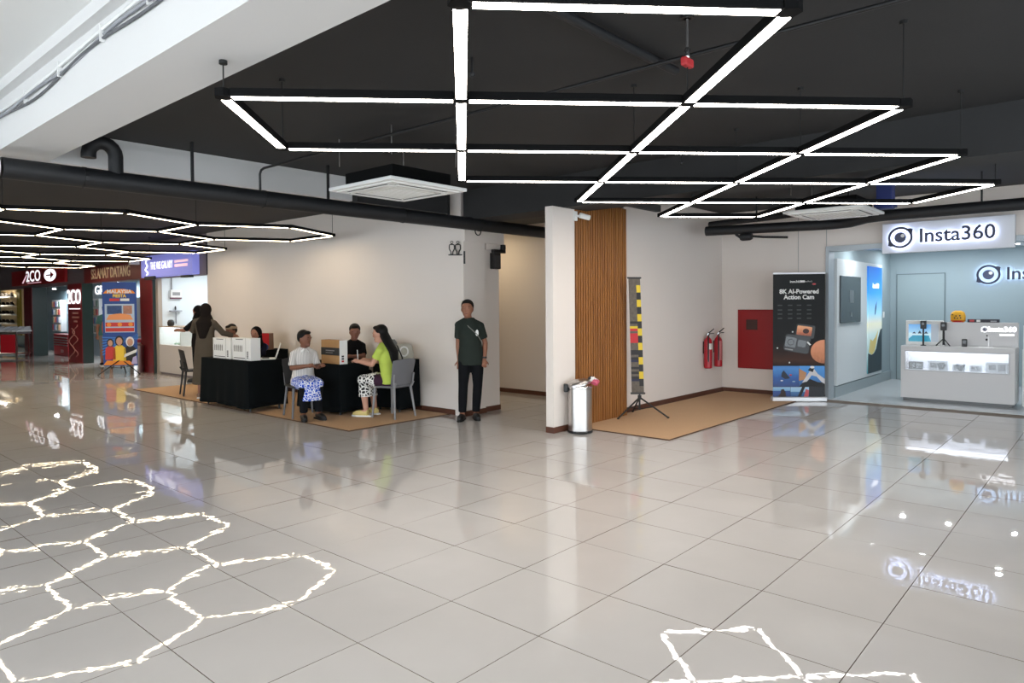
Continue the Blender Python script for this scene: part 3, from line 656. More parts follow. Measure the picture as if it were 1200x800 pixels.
# display board on the side wall
db = thing('display_board', 'white framed display board on the side wall inside the camera shop', 'board', (10.26, .92, .20), 0)
MB().box(0, 2.86, -.05, 0, 0, 2.12).build('board', mat('board_white', (206, 212, 214), .5), db, bevel=.006)
MB().box(0, 3.7, -.03, 0, -.2, -.02).build('plinth', mat('plinth_grey', (150, 162, 166), .5), db)
sc = MB().box(.12, 1.30, -.075, -.05, 1.04, 1.84).build('screen', mat('dark_screen', (50, 60, 64), .2), db, bevel=.006)
MB().box(.09, 1.33, -.07, -.05, 1.0, 1.03).build('screen_shelf', M_steel, db)
pp([(.62, 1.38), (.86, 1.38), (.86, 1.60), (.62, 1.60)], mat('screen_grey', (92, 100, 104), .4), -.0765, sc); pp([(.66, 1.14), (.78, 1.14), (.78, 1.22), (.66, 1.22)], mat('screen_grey'), -.0765, sc)
pb = MB().box(1.80, 2.78, -.07, -.05, .06, 2.06).build('lightbox', ramp_mat('sky_lightbox', [(0, (70, 120, 130)), (.36, (180, 200, 200)), (.46, (214, 214, 190)), (.56, (150, 204, 232)), (.75, (40, 150, 226)), (1, (0, 96, 196))], 2, .3, emit=.55), db)
text('Insta360', .13, M_letw, pb, 2.32, 1.70, -.073, off=.003)
pp([(1.80, .06), (2.78, .06), (2.78, .88), (2.66, .86), (2.5, .70), (2.36, .50), (2.2, .42), (2.02, .40), (1.80, .44)], mat('rock_dark', (24, 44, 52), .4), -.0725, pb)
pp([(1.86, .46), (2.05, .40), (2.25, .46), (2.38, .62), (2.50, .86), (2.3, .72), (2.1, .66), (1.95, .7)], mat('sun_print', (236, 214, 130), .4), -.0728, pb); pp([(2.25, 1.16), (2.30, 1.15), (2.36, 1.30), (2.40, 1.42), (2.34, 1.36), (2.28, 1.30)], mat('skydiver', (20, 60, 110), .4), -.0728, pb)
wsn = thing('wall_switch', 'white switch plate on the camera shop side wall', 'switch', (13.45, .92, 1.28)); MB().box(-.05, .05, -.012, 0, 0, .12).build('plate', M_white, wsn, bevel=.004); MB().box(-.02, .02, -.018, -.012, .03, .09).build('rocker', M_paper, wsn)
# counter with lit showcase
ct = thing('shop_counter', 'pale grey shop counter with a lit showcase window facing out', 'counter', (10.62, 0, 0), -90)   # local x = towards -Y, front = -X
mb = MB(); mb.box(.0, 1.50, 0, .55, .05, .50); mb.box(0, 1.5, .30, .55, .5, .80); mb.box(0, .06, 0, .30, .5, .80); mb.box(1.43, 1.5, 0, .30, .5, .80); mb.box(.0, 1.5, 0, .55, .80, .885)
mb.build('counter_body', M_counter, ct, bevel=.004)
MB().box(.03, 1.47, .03, .55, 0, .05).build('toe_kick', mat('toe_kick', (110, 112, 114), .5), ct)
MB().box(.06, 1.43, .285, .30, .50, .80).build('showcase_back', mat('showcase_white', (236, 238, 244), .5), ct); MB().box(.07, 1.42, .03, .28, .792, .80).build('led_panel', mat('led_panel', (240, 246, 255), .4, emit=2.6), ct)
MB().box(.06, 1.43, .01, .285, .50, .505).build('showcase_floor', mat('showcase_white'), ct)
fr = MB(); fr.box(.05, 1.44, -.006, .0, .795, .81); fr.box(.05, 1.44, -.006, 0, .49, .505); fr.box(.05, .065, -.006, 0, .505, .795); fr.box(1.425, 1.44, -.006, 0, .505, .795); fr.build('showcase_frame', mat('frame_light', (188, 188, 190), .4), ct)
MB().box(.065, 1.425, -.003, -.0, .505, .795).build('showcase_glass', M_glass, ct)
def goods(name, label, cat, x, w, h, m, v=False, y=.13):
    g = thing(name, label, cat, (10.62 + y, -x, .505), -90)
    MB().box(-w / 2, w / 2, -.03, .03, 0, h).build('carton', m, g, bevel=.004)
    pp(rect(-w * .38, -w * .05, h * .25, h * .75), mat('carton_print', (150, 152, 156), .6), -.0305, g); pp(rect(w * .05, w * .38, h * .2, h * .8), mat('carton_print'), -.0305, g)
    if v: 
        for sx in (-1, 1): MB().tube([(0 + w * .2, -.06, .01), (w * .2 + sx * .05, -.06, .11)], .016, 8).build('strap', mat('goods_grey', (120, 124, 128), .5), g)
    return g
M_gd = mat('goods_dark', (96, 98, 100), .5); M_gl = mat('goods_light', (206, 210, 216), .5)
goods('camera_box', 'dark grey camera carton pair in the lit showcase', 'box', .19, .20, .12, M_gd); goods('accessory_kit', 'white carton with a grey strap leaning in the lit showcase', 'box', .50, .27, .15, M_gl, True)
goods('accessory_kit', 'small white carton with a small grey grip in the showcase middle', 'box', .78, .16, .11, M_gl, True); goods('camera_box', 'plain small white carton in the showcase', 'box', 1.00, .15, .10, M_gl); goods('camera_box', 'wide white carton with grey prints at the showcase end', 'box', 1.27, .28, .16, M_gl)
# raised back panels on the counter
bk = thing('counter_upstand', 'tall pale grey panel with small white lettering standing on the shop counter', 'panel', (10.92, -.53, .885), -90)
MB().box(.03, .98, 0, .10, 0, .375).build('panel', M_counter, bk, bevel=.004); text('Insta360', .105, M_letw, bk, .78, .27, -.002, off=.004); pp(rect(.75, .93, .175, .20), M_letw, -.001, bk); logo(bk, .56, .27, .045, -.001, M_letw, .003)
mo = thing('display_screen', 'white framed screen showing a pool scene on the shop counter', 'screen', (10.86, -.02, .885), -90)
MB().box(0, .53, 0, .05, 0, .40).build('bezel', M_white, mo, bevel=.006)
pp(rect(.04, .46, .06, .34), ramp_mat('pool_sky', [(0, (120, 190, 214)), (.45, (190, 214, 226)), (.55, (150, 196, 228)), (1, (90, 160, 220))], 2, .3, emit=.5), -.001, mo, 'picture'); pp([(.04, .06), (.36, .06), (.33, .16), (.10, .16), (.04, .10)], mat('pool_blue', (30, 140, 170), .3, emit=.4), -.0018, mo, 'picture'); pp(rect(.36, .46, .06, .34), mat('pool_house', (170, 180, 190), .4, emit=.3), -.0018, mo, 'picture')
for x, h in ((.12, .03), (.2, .05), (.29, .04)): pp([(x - .03, .19), (x + .03, .19), (x, .19 + h)], mat('palm', (60, 90, 110), .4), -.0018, mo, 'picture')
def action_cam(label, x, y, h, legs):
    c = thing('camera_tripod', label, 'camera', (10.62 + y, -x, .885), -90)
    if legs:
        for a in (90, 210, 330): MB().tube([(0, 0, .12), (.11 * math.cos(R(a)), .11 * math.sin(R(a)), .008)], .008, 6).build('leg', M_blk, c)
        MB().tube([(0, 0, .02), (0, 0, h - .12)], .016, 10).build('pole', M_blk, c)
    else:
        MB().lathe([(.04, 0), (.04, .012)], 14).build('foot', M_blk, c); MB().tube([(0, 0, .01), (0, 0, h - .10)], .013, 10).build('pole', M_blk, c)
    MB().box(-.04, .04, -.03, .03, h - .13, h).build('camera_body', M_blk, c, bevel=.008); MB().tube([(0, -.03, h - .05), (0, -.04, h - .05)], .022, 12).build('lens', M_lens, c)
action_cam('black action camera on a straight monopod before the pool screen', .29, .14, .40, False); action_cam('black camera on a spread mini tripod on the shop counter', .57, .14, .38, True)
cm = thing('pocket_camera', 'small upright black pocket camera on the shop counter', 'camera', (10.75, -.85, .885), -90); MB().box(-.035, .035, -.02, .02, 0, .12).build('body', M_blk, cm, bevel=.008); MB().box(-.025, .025, -.022, -.02, .05, .10).build('screen', M_lens, cm)
dg = thing('camera_stand', 'tiny black cameras on a thin clear stand under the white lettering', 'camera', (10.75, -1.14, .885), -90); MB().box(-.11, .09, -.04, .04, 0, .008).build('base', M_steel, dg); MB().tube([(.02, 0, .008), (.02, 0, .18)], .004, 6).build('stem', M_steel, dg); MB().ell((-.005, -.01, .12), (.016, .016, .018), 10, 8).build('camera_ball', M_blk, dg, smooth=True); MB().ell((0, -.01, .18), (.012, .012, .012), 10, 8).build('camera_ball', M_blk, dg, smooth=True)
yb = thing('snack_bag', 'rounded yellow and red bag with dark spots on the counter panel', 'bag', (10.97, -.73, 1.26), -90)
mb = MB(); mb.loft([(0, 0, 0, .075, .035), (0, 0, .02, .10, .045), (0, 0, .10, .105, .05), (0, 0, .16, .085, .045), (0, 0, .185, .04, .02)], 20); mb.build('bag_body', mat('snack_yellow', (226, 168, 36), .5, var=.1, vscale=20), yb, smooth=True); MB().loft([(0, 0, .0, .078, .038), (0, 0, .03, .106, .049)], 20).build('red_base', mat('snack_red', (190, 40, 30), .5), yb, smooth=True)
for k, (x, z) in enumerate(((-.04, .07), (0, .065), (.04, .07), (-.02, .10), (.03, .105), (-.07, .12))): MB().ell((x, -.047, z), (.011, .006, .011), 8, 6).build('spot', M_ink, yb)
fl = thing('flat_box', 'long flat black and red carton lying on the counter panel', 'box', (10.97, -1.06, 1.26), -90); MB().box(-.20, .21, -.04, .04, 0, .05).build('carton', mat('navy_box', (28, 28, 44), .5), fl, bevel=.003); pp(rect(-.17, -.11, .008, .042), M_red, -.0405, fl); pp(rect(-.08, -.03, .008, .042), M_paper, -.0405, fl); pp(rect(.1, .18, .01, .03), mat('carton_print'), -.0405, fl)
c2 = thing('side_shelf', 'narrow white shelf unit at the end of the shop counter', 'shelf', (10.95, -1.56, 0), -90); MB().box(0, .5, 0, .4, 0, .86).build('cabinet', M_white, c2, bevel=.004); MB().box(.0, .5, .1, .4, .86, 1.22).build('upper_box', M_white, c2, bevel=.004); pp(rect(.06, .2, .95, 1.1), mat('carton_print'), .0995, c2)

# ================================================================== KIOSK AND SHOPS ALONG THE LEFT HALL
M_mauve = mat('fascia_grey', (128, 116, 120), .6, var=.04); M_kin = mat('kiosk_white', (218, 226, 230), .6)
struct(MB().box(5.0, 5.18, 12.30, 38, 2.30, H).build('wall_shop_header', M_mauve))
struct(MB().box(5.02, 6.9, 14.75, 14.9, 0, 2.6).build('wall_kiosk_side', M_kin)); struct(MB().box(6.8, 6.95, 12.2, 14.9, 0, 2.6).build('wall_kiosk_back', M_kin)); struct(MB().box(5.18, 6.95, 12.15, 12.30, 0, 2.6).build('wall_kiosk_near', M_kin)); struct(MB().box(5.18, 6.95, 12.15, 14.9, 2.6, 2.7).build('ceiling_kiosk', M_white))
struct(MB().box(4.985, 5.0, 12.27, 12.31, 2.30, 3.0).build('trim_4', M_blk))
L = bpy.data.lights.new('kiosk_lamp', 'AREA'); L.size = .6; L.energy = 34; L.color = (.93, .97, 1); lo = bpy.data.objects.new('kiosk_lamp', L); COL.objects.link(lo); lo.location = (5.9, 13.6, 2.55)
struct(MB().box(4.93, 5.02, 14.76, 14.90, 0, 2.3).build('door_2', mat('kiosk_frame', (176, 164, 152), .5)))
ks = thing('kiosk_sign', 'lavender lit fascia sign with white lettering above the white kiosk', 'sign', (4.99, 15.5, 2.32), -90)
MB().box(0, 2.86, -.16, 0, 0, .52).build('lightbox', mat('lavender_box', (134, 138, 218), .4, emit=.5), ks, bevel=.01)
text('THE WE GALARY', .25, M_letw, ks, .58, .26, -.163, sx=.66, align='LEFT'); pp(rect(1.95, 2.65, .29, .34), mat('pink_letter', (236, 190, 204), .4, emit=.9), -.161, ks, 'small_print'); pp(rect(1.95, 2.62, .19, .25), mat('pink_letter'), -.161, ks, 'small_print')
cl = MB().tube([(.36 + .09 * math.sin(t * 2.2) * (1 - t / 8), -.168, .06 + t * .062) for t in np.linspace(0, 6.4, 30)], .016, 6).build('logo', M_letw, ks, smooth=True)
MB().box(.30, .88, -.2, -.152, -.06, .02).build('fixing', M_blk, ks); MB().box(2.2, 2.6, -.14, -.02, -.06, -.01).build('fixing', M_blk, ks)
kc = thing('kiosk_counter', 'pale kiosk counter with a lit glass showcase below the lavender sign', 'counter', (4.93, 14.74, 0), -90)
MB().box(0, 2.4, 0, .55, .04, .70).build('counter_body', mat('kiosk_panel', (206, 198, 192), .5), kc, bevel=.004); MB().box(.02, 2.38, .03, .5, 0, .04).build('toe_kick', M_mauve, kc)
mb = MB(); mb.box(0, 1.2, .5, .55, .70, 1.12); mb.box(0, .03, 0, .5, .7, 1.12); mb.box(1.17, 1.2, 0, .5, .7, 1.12); mb.build('showcase_sides', mat('kiosk_showcase', (230, 236, 232), .5), kc); MB().box(.04, 1.16, .05, .49, 1.112, 1.12).build('led_panel', mat('led_panel'), kc)
MB().box(0, 1.2, 0, .55, 1.12, 1.14).build('showcase_top', mat('tan_top', (190, 160, 130), .4), kc); MB().box(.03, 1.17, .0, .004, .70, 1.12).build('showcase_glass', M_glass, kc)
for k in range(6):
    q = thing('sunglasses', 'pale green product packet lying inside the kiosk showcase', 'packet', (5.10 + rnd.uniform(0, .15), 14.25 - k * .11, .702), rnd.uniform(-60, 60), 'packets in the kiosk showcase'); q.name = 'product_packet'
    MB().box(-.06, .06, -.03, .03, 0, .04).build('packet_body', mat('packet_green', (150, 190, 160) , .4), q, bevel=.01); MB().box(-.03, .03, -.02, .02, .04, .055).build('packet_label', M_paper, q)
sk = thing('speaker_puck', 'small black round speaker on the kiosk showcase', 'speaker', (5.08, 14.42, 1.14)); MB().lathe([(.05, 0), (.075, .03), (.08, .09), (.06, .14), (.02, .155)], 16).build('speaker_body', M_blk, sk, smooth=True); MB().lathe([(.055, .141), (.03, .156)], 14).build('speaker_grille', M_dkgrey, sk)
wbx = thing('wall_box', 'white electrical box with dark red base on the kiosk wall', 'box', (5.33, 14.75, 1.80)); MB().box(-.13, .13, -.07, 0, .03, .22).build('box_body', M_paper, wbx, bevel=.006); MB().box(-.13, .13, -.07, 0, 0, .03).build('base', mat('maroon', (92, 30, 52), .5), wbx); pp(rect(-.09, .09, .08, .16), mat('dim_print2'), -.0705, wbx); MB().tube([(-.09, -.02, .22), (-.09, -.02, .6)], .016, 8).build('conduit', mat('dim_print2'), wbx)
wsh = thing('wall_shelf', 'small grey bracket shelf on the kiosk wall', 'shelf', (5.31, 14.75, 1.49)); MB().box(-.13, .13, -.12, 0, 0, .025).build('shelf_board', mat('shelf_grey', (150, 154, 164), .5), wsh); MB().tube([(.02, -.03, 0), (.02, -.03, -.3)], .012, 6).build('bracket', mat('shelf_grey'), wsh); MB().ell((.0, -.05, .08), (.022, .022, .055), 8, 8).build('knob', M_blk, wsh)
# posts and headers
def post(label, y0, y1, x0=4.84, x1=5.2, h=2.3):
    p = thing('shop_post', label, 'post', ((x0 + x1) / 2, (y0 + y1) / 2, 0)); a, b = (x1 - x0) / 2, (y1 - y0) / 2
    MB().box(-a, -a + .02, -b, b, 0, h).build('red_facing', M_dred, p); MB().box(-a + .02, a, -b, b, 0, h).build('green_core', mat('dark_green_panel', (46, 66, 66), .35), p); return p
post('dark red shop post beside the white kiosk', 14.9, 15.62); P2 = post('dark red shop post carrying tall white lit lettering', 19.70, 20.90, 4.76, 5.06); post('dark red shop post beside the shoe shelves', 24.6, 25.55, 4.76, 5.2)
P2c = (4.76 + 5.25) / 2, (19.85 + 21.2) / 2
ev = thing('post_sign', 'tall white lit lettering with small lines of text on the red post', 'sign', (4.755, 20.85, 1.2), -90)
text('2CO', .60, M_letw, ev, .60, .70, -.02, sx=1.0, off=.0, ext=.012); MB().box(.15, 1.05, -.02, 0, .36, .385).build('underline', M_letw, ev)
for k, (w, z) in enumerate(((.5, .22), (.6, .10), (.3, -.02))): MB().box(.55 - w / 2 + .1, .55 + w / 2 + .1, -.006, 0, z, z + .05).build('small_print', mat('pale_print', (200, 150, 140), .5), ev)
MB().tube([(.3 + .25 * math.sin(t * 1.7), -.006, -.2 - t * .14) for t in np.linspace(0, 6.6, 30)], .014, 6).build('line_drawing', mat('pale_print'), ev); MB().tube([(.6 + .22 * math.cos(t * 2.1), -.006, -.1 - t * .14) for t in np.linspace(0, 6.6, 30)], .012, 6).build('line_drawing', mat('pale_print'), ev)
sd = thing('welcome_sign', 'dark red fascia sign reading a welcome in pale letters over the shop entrance', 'sign', (4.97, 19.85, 2.31), -90)
MB().box(0, 4.2, -.08, 0, 0, .46).build('panel', mat('welcome_red', (110, 40, 42), .45, var=.05), sd, bevel=.006); text('SELAMAT DATANG', .40, M_gold, sd, 2.05, .22, -.084, sx=.84, ext=.004, off=.006); MB().box(4.0, 4.12, -.3, -.08, .35, .45).build('spotlight', M_white, sd, bevel=.01)
es = thing('shop_sign', 'bright red fascia sign with white lettering and round arrow beyond the red post', 'sign', (4.97, 27.6, 2.40), -90)
MB().box(0, 6.0, -.08, 0, 0, .52).build('panel', mat('eco_red', (178, 22, 30), .45), es, bevel=.006); text('2CO', .52, M_letw, es, 2.7, .27, -.084, off=.004, sx=1.6); pp([(1.35, .08), (1.5, .06), (2.0, .34), (1.9, .36)], mat('pink_letter'), -.083, es); MB().plate(circ(4.55, .26, .62, .20), -.084, -.08).build('arrow_disc', M_letw, es); pp([(4.15, .24), (4.6, .24), (4.6, .14), (4.95, .26), (4.6, .38), (4.6, .28), (4.15, .28)], mat('eco_red'), -.085, es); MB().box(2.0, 3.6, -.083, -.08, .05, .07).build('underline', mat('pink_letter'), es)
# shop interiors
M_int = mat('shop_interior', (120, 144, 156), .6, var=.03)
struct(MB().box(6.2, 6.35, 14.9, 38, 0, 2.6).build('wall_shop_row_back', M_int)); struct(MB().box(5.18, 6.35, 14.9, 38, 2.6, 2.7).build('ceiling_shop_row', mat('interior_ceiling', (160, 166, 170), .7)))
mat('olive_wall', (150, 132, 30), .6)
def lamp_light(name, loc, sx, sy, e, c):
    L = bpy.data.lights.new(name, 'AREA'); L.shape = 'RECTANGLE'; L.size = sx; L.size_y = sy; L.energy = e; L.color = c; lo = bpy.data.objects.new(name, L); COL.objects.link(lo); lo.location = loc
def tube_lamp(label, x, y0, y1, z, e, c, lens):
    t = thing('tube_lamp', label, 'lamp', (x, (y0 + y1) / 2, z)); h = (y1 - y0) / 2
    MB().box(-.035, .035, -h, h, .012, .05).build('housing', M_white, t, bevel=.004); MB().box(-.025, .025, -h + .01, h - .01, -.006, .012).build('tube', lens, t)
    for q in (-h * .7, h * .7): MB().tube([(0, q, .05), (0, q, 2.6 - z)], .005, 6).build('hanger_rod', M_steel, t)
    lamp_light('tube_light', (x, (y0 + y1) / 2, z - .012), .05, 2 * h, e, c)
tube_lamp('white tube lamp inside the shop under the welcome sign', 5.7, 19.55, 20.40, 2.34, 75, (.95, .98, 1), mat('tube_white', (250, 252, 255), .4, emit=14))
tube_lamp('white tube lamp above the shoe shelving', 5.7, 32.5, 33.7, 2.52, 70, (1, .90, .72), mat('tube_warm', (255, 246, 226), .4, emit=14))
spt = thing('shop_spotlight', 'small bright spotlight in the shop between the two red posts', 'lamp', (5.7, 25.66, 2.29))
MB().tube([(0, 0, .06), (0, 0, .31)], .008, 6).build('stem', M_white, spt); MB().lathe([(.07, 0), (.075, .02), (.05, .08), (.02, .09)], 16).build('lamp_head', M_white, spt, smooth=True); MB().ell((0, 0, -.004), (.062, .062, .03), 14, 8).build('bulb', mat('tube_white'), spt, smooth=True)
lamp_light('spot_light', (5.7, 25.66, 2.25), .1, .1, 55, (.95, .98, 1))
sl = thing('interior_lettering', 'large white letters on the back wall inside the red shop', 'sign', (6.195, 23.4, 1.95), -90); text('GRASP  FUN', .42, M_letw, sl, 2.05, .22, -.02, sx=1.5, ext=.01)
for k, (y0, c) in enumerate(((19.2, (200, 206, 210)), (22.3, (190, 200, 204)), (26.2, (206, 196, 196)))):
    w = thing('product_rack', ('white product rack with small colourful packs beside the tall poster', 'white product rack behind the person with an orange bag', 'white product rack above the red crates')[k], 'rack', (6.19, y0 + .9, .75), -90)
    MB().box(0, 1.0, -.18, 0, 0, 1.15).build('rack_frame', mat('rack_white', (206, 210, 214), .5), w)
    for r in range(4):
        for q in range(5):
            MB().box(.05 + q * .18, .19 + q * .18, -.21, -.18, .05 + r * .28, .25 + r * .28).build('pack', mat('pack_%d' % ((r * 3 + q) % 5), ((150, 60, 60), (70, 100, 140), (190, 190, 196), (90, 110, 100), (190, 150, 120))[(r * 3 + q) % 5], .5), w)
def red_unit(label, x, y, w=.9):
    r = thing('crate_stack', label, 'shelf', (x, y, 0), -90); MB().box(0, w, 0, .35, 0, .72).build('cabinet', mat('bright_red_unit', (170, 20, 34), .45), r, bevel=.01)
    for k in range(4): MB().box(.08, w - .04, -.03, 0, .34 + k * .085, .365 + k * .085).build('rail', M_steel, r)
    text('2CO', .14, M_paper, r, w * .6, .15, -.004)
red_unit('red drinks shelf with steel rails behind the red post', 5.45, 24.9, 1.5); red_unit('red shelf with steel rails beside the dark red kiosk post', 5.6, 18.2, 1.0)
# tall poster on tripod
tp = thing('poster_stand', 'tall colourful event poster on a black tripod in front of the shop entrance', 'poster', (4.27, 15.30, 0), -40)
tripod(tp, 1.9, .50, .36, .014, -20)
cb = MB().box(-.38, .38, -.035, -.02, .20, 2.2).build('poster_board', mat('poster_blue', (24, 66, 140), .5), tp)
pb_ = lambda poly, m, d=0: pp(poly, m, -.0356 - d * .0008, cb)
M_or = mat('poster_orange', (236, 140, 36), .5); M_pr = mat('poster_red', (200, 50, 40), .5); M_py = mat('poster_yellow', (240, 200, 50), .5); M_pc = mat('poster_cream', (236, 206, 160), .5)
pb_([(-.36, 1.93), (.36, 1.93), (.30, 2.0), (.1, 2.04), (-.1, 2.04), (-.30, 2.0)], M_or); text('MALAYSIA', .12, M_paper, cb, 0, 1.975, -.038, off=.004); text('FIESTA', .10, M_py, cb, 0, 1.87, -.037, off=.004); pb_(rect(-.22, 0, 1.75, 1.81), M_pr); pb_(rect(.02, .22, 1.75, 1.81), M_paper)
pb_(rect(-.33, .33, 1.0, 1.68), mat('poster_pale', (170, 190, 210), .5)); pb_(rect(-.28, .05, 1.44, 1.64), mat('poster_photo', (40, 70, 120), .5, var=.5, vscale=20), 1); pb_(rect(.08, .28, 1.44, 1.64), mat('poster_photo2', (170, 120, 100), .5, var=.4, vscale=20), 1)
pb_([(-.30, 1.30), (.30, 1.30), (.24, 1.42), (0, 1.46), (-.24, 1.42)], mat('poster_peach', (232, 150, 90), .5), 1); pb_(rect(-.32, .32, 1.14, 1.24), M_pr, 1); pb_(rect(-.32, .32, 1.02, 1.11), M_pr, 1)
for x in (-.24, 0, .24): pb_(circ(x, 1.19, .05), M_or, 2)
for k in range(7): pb_([(-.40, .45 + k * .07), (-.40, .48 + k * .07), (.4, .98 - k * .02), (.4, .95 - k * .02)], mat('poster_ray', (60, 120, 200), .5))
def printed_person(x, z, m, hair, s=1):
    pb_([(x - .13 * s, z), (x + .13 * s, z), (x + .12 * s, z + .30 * s), (x + .05 * s, z + .36 * s), (x - .05 * s, z + .36 * s), (x - .12 * s, z + .30 * s)], m, 2); pb_(circ(x, z + .45 * s, .085 * s, .11 * s), hair, 2); pb_(circ(x, z + .44 * s, .06 * s, .08 * s), mat('poster_skin', (200, 150, 120), .5), 3)
printed_person(-.22, .35, M_pr, M_ink, .9); printed_person(-.02, .28, M_py, M_ink, 1.15); printed_person(.22, .28, M_ink, M_paper, 1.1); pb_([(.08, .40), (.36, .52), (.38, .60), (.10, .48)], M_paper, 4)
pb_([(-.38, .22), (.3, .22), (.2, .32), (-.3, .33)], M_or, 3); pb_([(.24, .24), (.38, .24), (.36, .44), (.28, .40)], mat('poster_lilac', (180, 170, 210), .5), 4)
fb = thing('trash_bin', 'steel bin standing by the dark red post next to the tall poster', 'bin', (4.68, 15.46, 0)); MB().lathe([(.15, 0), (.15, .62)], 24).build('body', M_steel, fb, smooth=True); MB().lathe([(.155, .62), (.155, .66), (.1, .70), (.01, .71)], 24).build('lid', M_steel, fb, smooth=True)
# shoe stall
sh = thing('shoe_table', 'steel framed shoe table with red front cloths at the far shop', 'table', (4.18, 24.70, 0), -52)
MB().box(-1.3, .45, -.3, .3, .76, .84).build('table_top', M_steel, sh, bevel=.004); MB().box(-1.3, .45, -.3, .3, .10, .14).build('low_rail', M_steel, sh)
for a in (-1.25, .40):
    for b in (-.26, .26): MB().box(a - .02, a + .02, b - .02, b + .02, 0, .76).build('leg', M_steel, sh)
for a in (-1.2, -.66, -.12): MB().box(a, a + .50, -.285, -.275, .15, .75).build('red_panel', mat('stall_red', (206, 24, 42), .6, var=.06), sh)
def shoe(name, label, group, m, loc, rz, s=1):
    r = thing(name, label, 'shoe', loc, rz, group)
    MB().slab([(x * s, y * s) for x, y in ((-.13, -.035), (.05, -.045), (.12, -.03), (.14, 0), (.12, .03), (.05, .045), (-.13, .035))], 0, .022 * s).build('sole', M_paper, r)
    MB().loft([(0, 0, .022 * s, .125 * s, .042 * s), (-.01 * s, 0, .05 * s, .115 * s, .040 * s), (-.05 * s, 0, .08 * s, .07 * s, .034 * s), (-.075 * s, 0, .105 * s, .045 * s, .03 * s)], 14).build('upper', m, r, smooth=True)
    return r
M_sg = mat('shoe_silver', (176, 180, 188), .5); M_sb = mat('shoe_dark', (24, 20, 18), .8, spec=.2)
s1 = shoe('sneaker', 'silver sneaker displayed on the shoe table top', 'sneakers on the shoe table', M_sg, (3.92, 25.0, .84), 200, 1.6)
for k in range(1, 5): dup(s1, (3.92 + .62 * .22 * k, 25.0 - .79 * .22 * k + rnd.uniform(-.05, .05), .84), 200 + rnd.uniform(-25, 25))
sr = thing('shoe_rack', 'lit cream shoe shelving on the far shop wall', 'shelf', (6.0, 34.6, .5), -90)
MB().box(0, 3.6, .05, .2, 0, 2.1).build('back_panel', mat('cream_panel', (240, 218, 178), .5), sr)
MB().box(2.85, 3.3, -.02, .05, 0, 2.1).build('olive_column', mat('olive_wall'), sr)
for k in range(6): MB().box(0, 2.85, -.22, .05, .08 + k * .37, .10 + k * .37).build('shelf_board', M_paper, sr)
s2 = None
for k in range(6):
    for q in range(4):
        rowlab = 'dark shoe on the %s lit cream shelf' % ('lowest', 'second lowest', 'third lowest', 'third highest', 'second highest', 'topmost')[k]
        loc = (5.89, 34.05 - q * .66, .5 + .10 + k * .37)
        if s2 is None: s2 = shoe('shelf_shoe', rowlab, 'shoes on the lit shelving', M_sb, loc, 272, 1.7)
        else: dup(s2, loc, 265 + rnd.uniform(0, 10), rowlab)

# ================================================================== TABLES, CLOTHS, CHAIRS
def draped_table(tl, cl, x0, x1, y0, y1, h, hem=.07, zf=.013):
    cx, cy = (x0 + x1) / 2, (y0 + y1) / 2; a, b = (x1 - x0) / 2, (y1 - y0) / 2
    t = thing('folding_table', tl, 'table', (cx, cy, zf)); MB().box(-a + .02, a - .02, -b + .02, b - .02, h - zf - .035, h - zf - .006).build('tabletop', M_grey, t)
    for sx in (-1, 1):
        for sy in (-1, 1): MB().tube([(sx * (a - .07), sy * (b - .07), 0), (sx * (a - .07), sy * (b - .07), h - zf - .035)], .014, 8).build('leg', M_dkgrey, t)
    o = thing('tablecloth', cl, 'tablecloth', (cx, cy, zf))
    n = 96; per = []
    for i in range(n):
        s = i / n * (4 * a + 4 * b)
        if s < 2 * a: p = (-a + s, -b, 0, -1)
        elif s < 2 * a + 2 * b: p = (a, -b + s - 2 * a, 1, 0)
        elif s < 4 * a + 2 * b: p = (a - (s - 2 * a - 2 * b), b, 0, 1)
        else: p = (-a, b - (s - 4 * a - 2 * b), -1, 0)
        per.append((*p, s))
    vs = []; rows_ = 9
    for r in range(rows_):
        t_ = r / (rows_ - 1)
        for x, y, nx, ny, s in per:
            f = t_ ** 1.3 * (.010 + .016 * math.sin(s * 9 + 1.3) + .010 * math.sin(s * 21)); ex = .004 + .012 * t_
            vs.append((x + nx * (f + ex) + (x / a) * .004 * t_, y + ny * (f + ex), (h - zf) - t_ * (h - zf - hem) + (.012 * math.sin(s * 4.1) * t_)))
    fs = [tuple(range(n))] + [(r * n + i, (r + 1) * n + i, (r + 1) * n + (i + 1) % n, r * n + (i + 1) % n) for r in range(rows_ - 1) for i in range(n)]
    mb = MB(); mb.add(vs, fs); c = mb.build('cloth', M_cloth, o, smooth=True); so = c.modifiers.new('thick', 'SOLIDIFY'); so.thickness = .004; so.offset = -1
draped_table('folding table hidden under black cloth with two white cards on it', 'black cloth draped to the floor over the table with two white cards', 3.13, 3.74, 7.0, 8.5, .775, .06)
draped_table('folding table under black cloth with the brown carton on it', 'black cloth draped over the table with the brown carton', 3.82, 4.36, 5.70, 6.75, .745, .05)
draped_table('side table under black cloth against the wall carrying the red box', 'black cloth over the side table with the red box', 4.44, 4.94, 8.95, 9.34, .80, .05)
draped_table('small table under black cloth against the wall behind the woman in lime green', 'black cloth over the small table holding the grey bags', 4.54, 4.94, 5.25, 5.85, .78, .05)
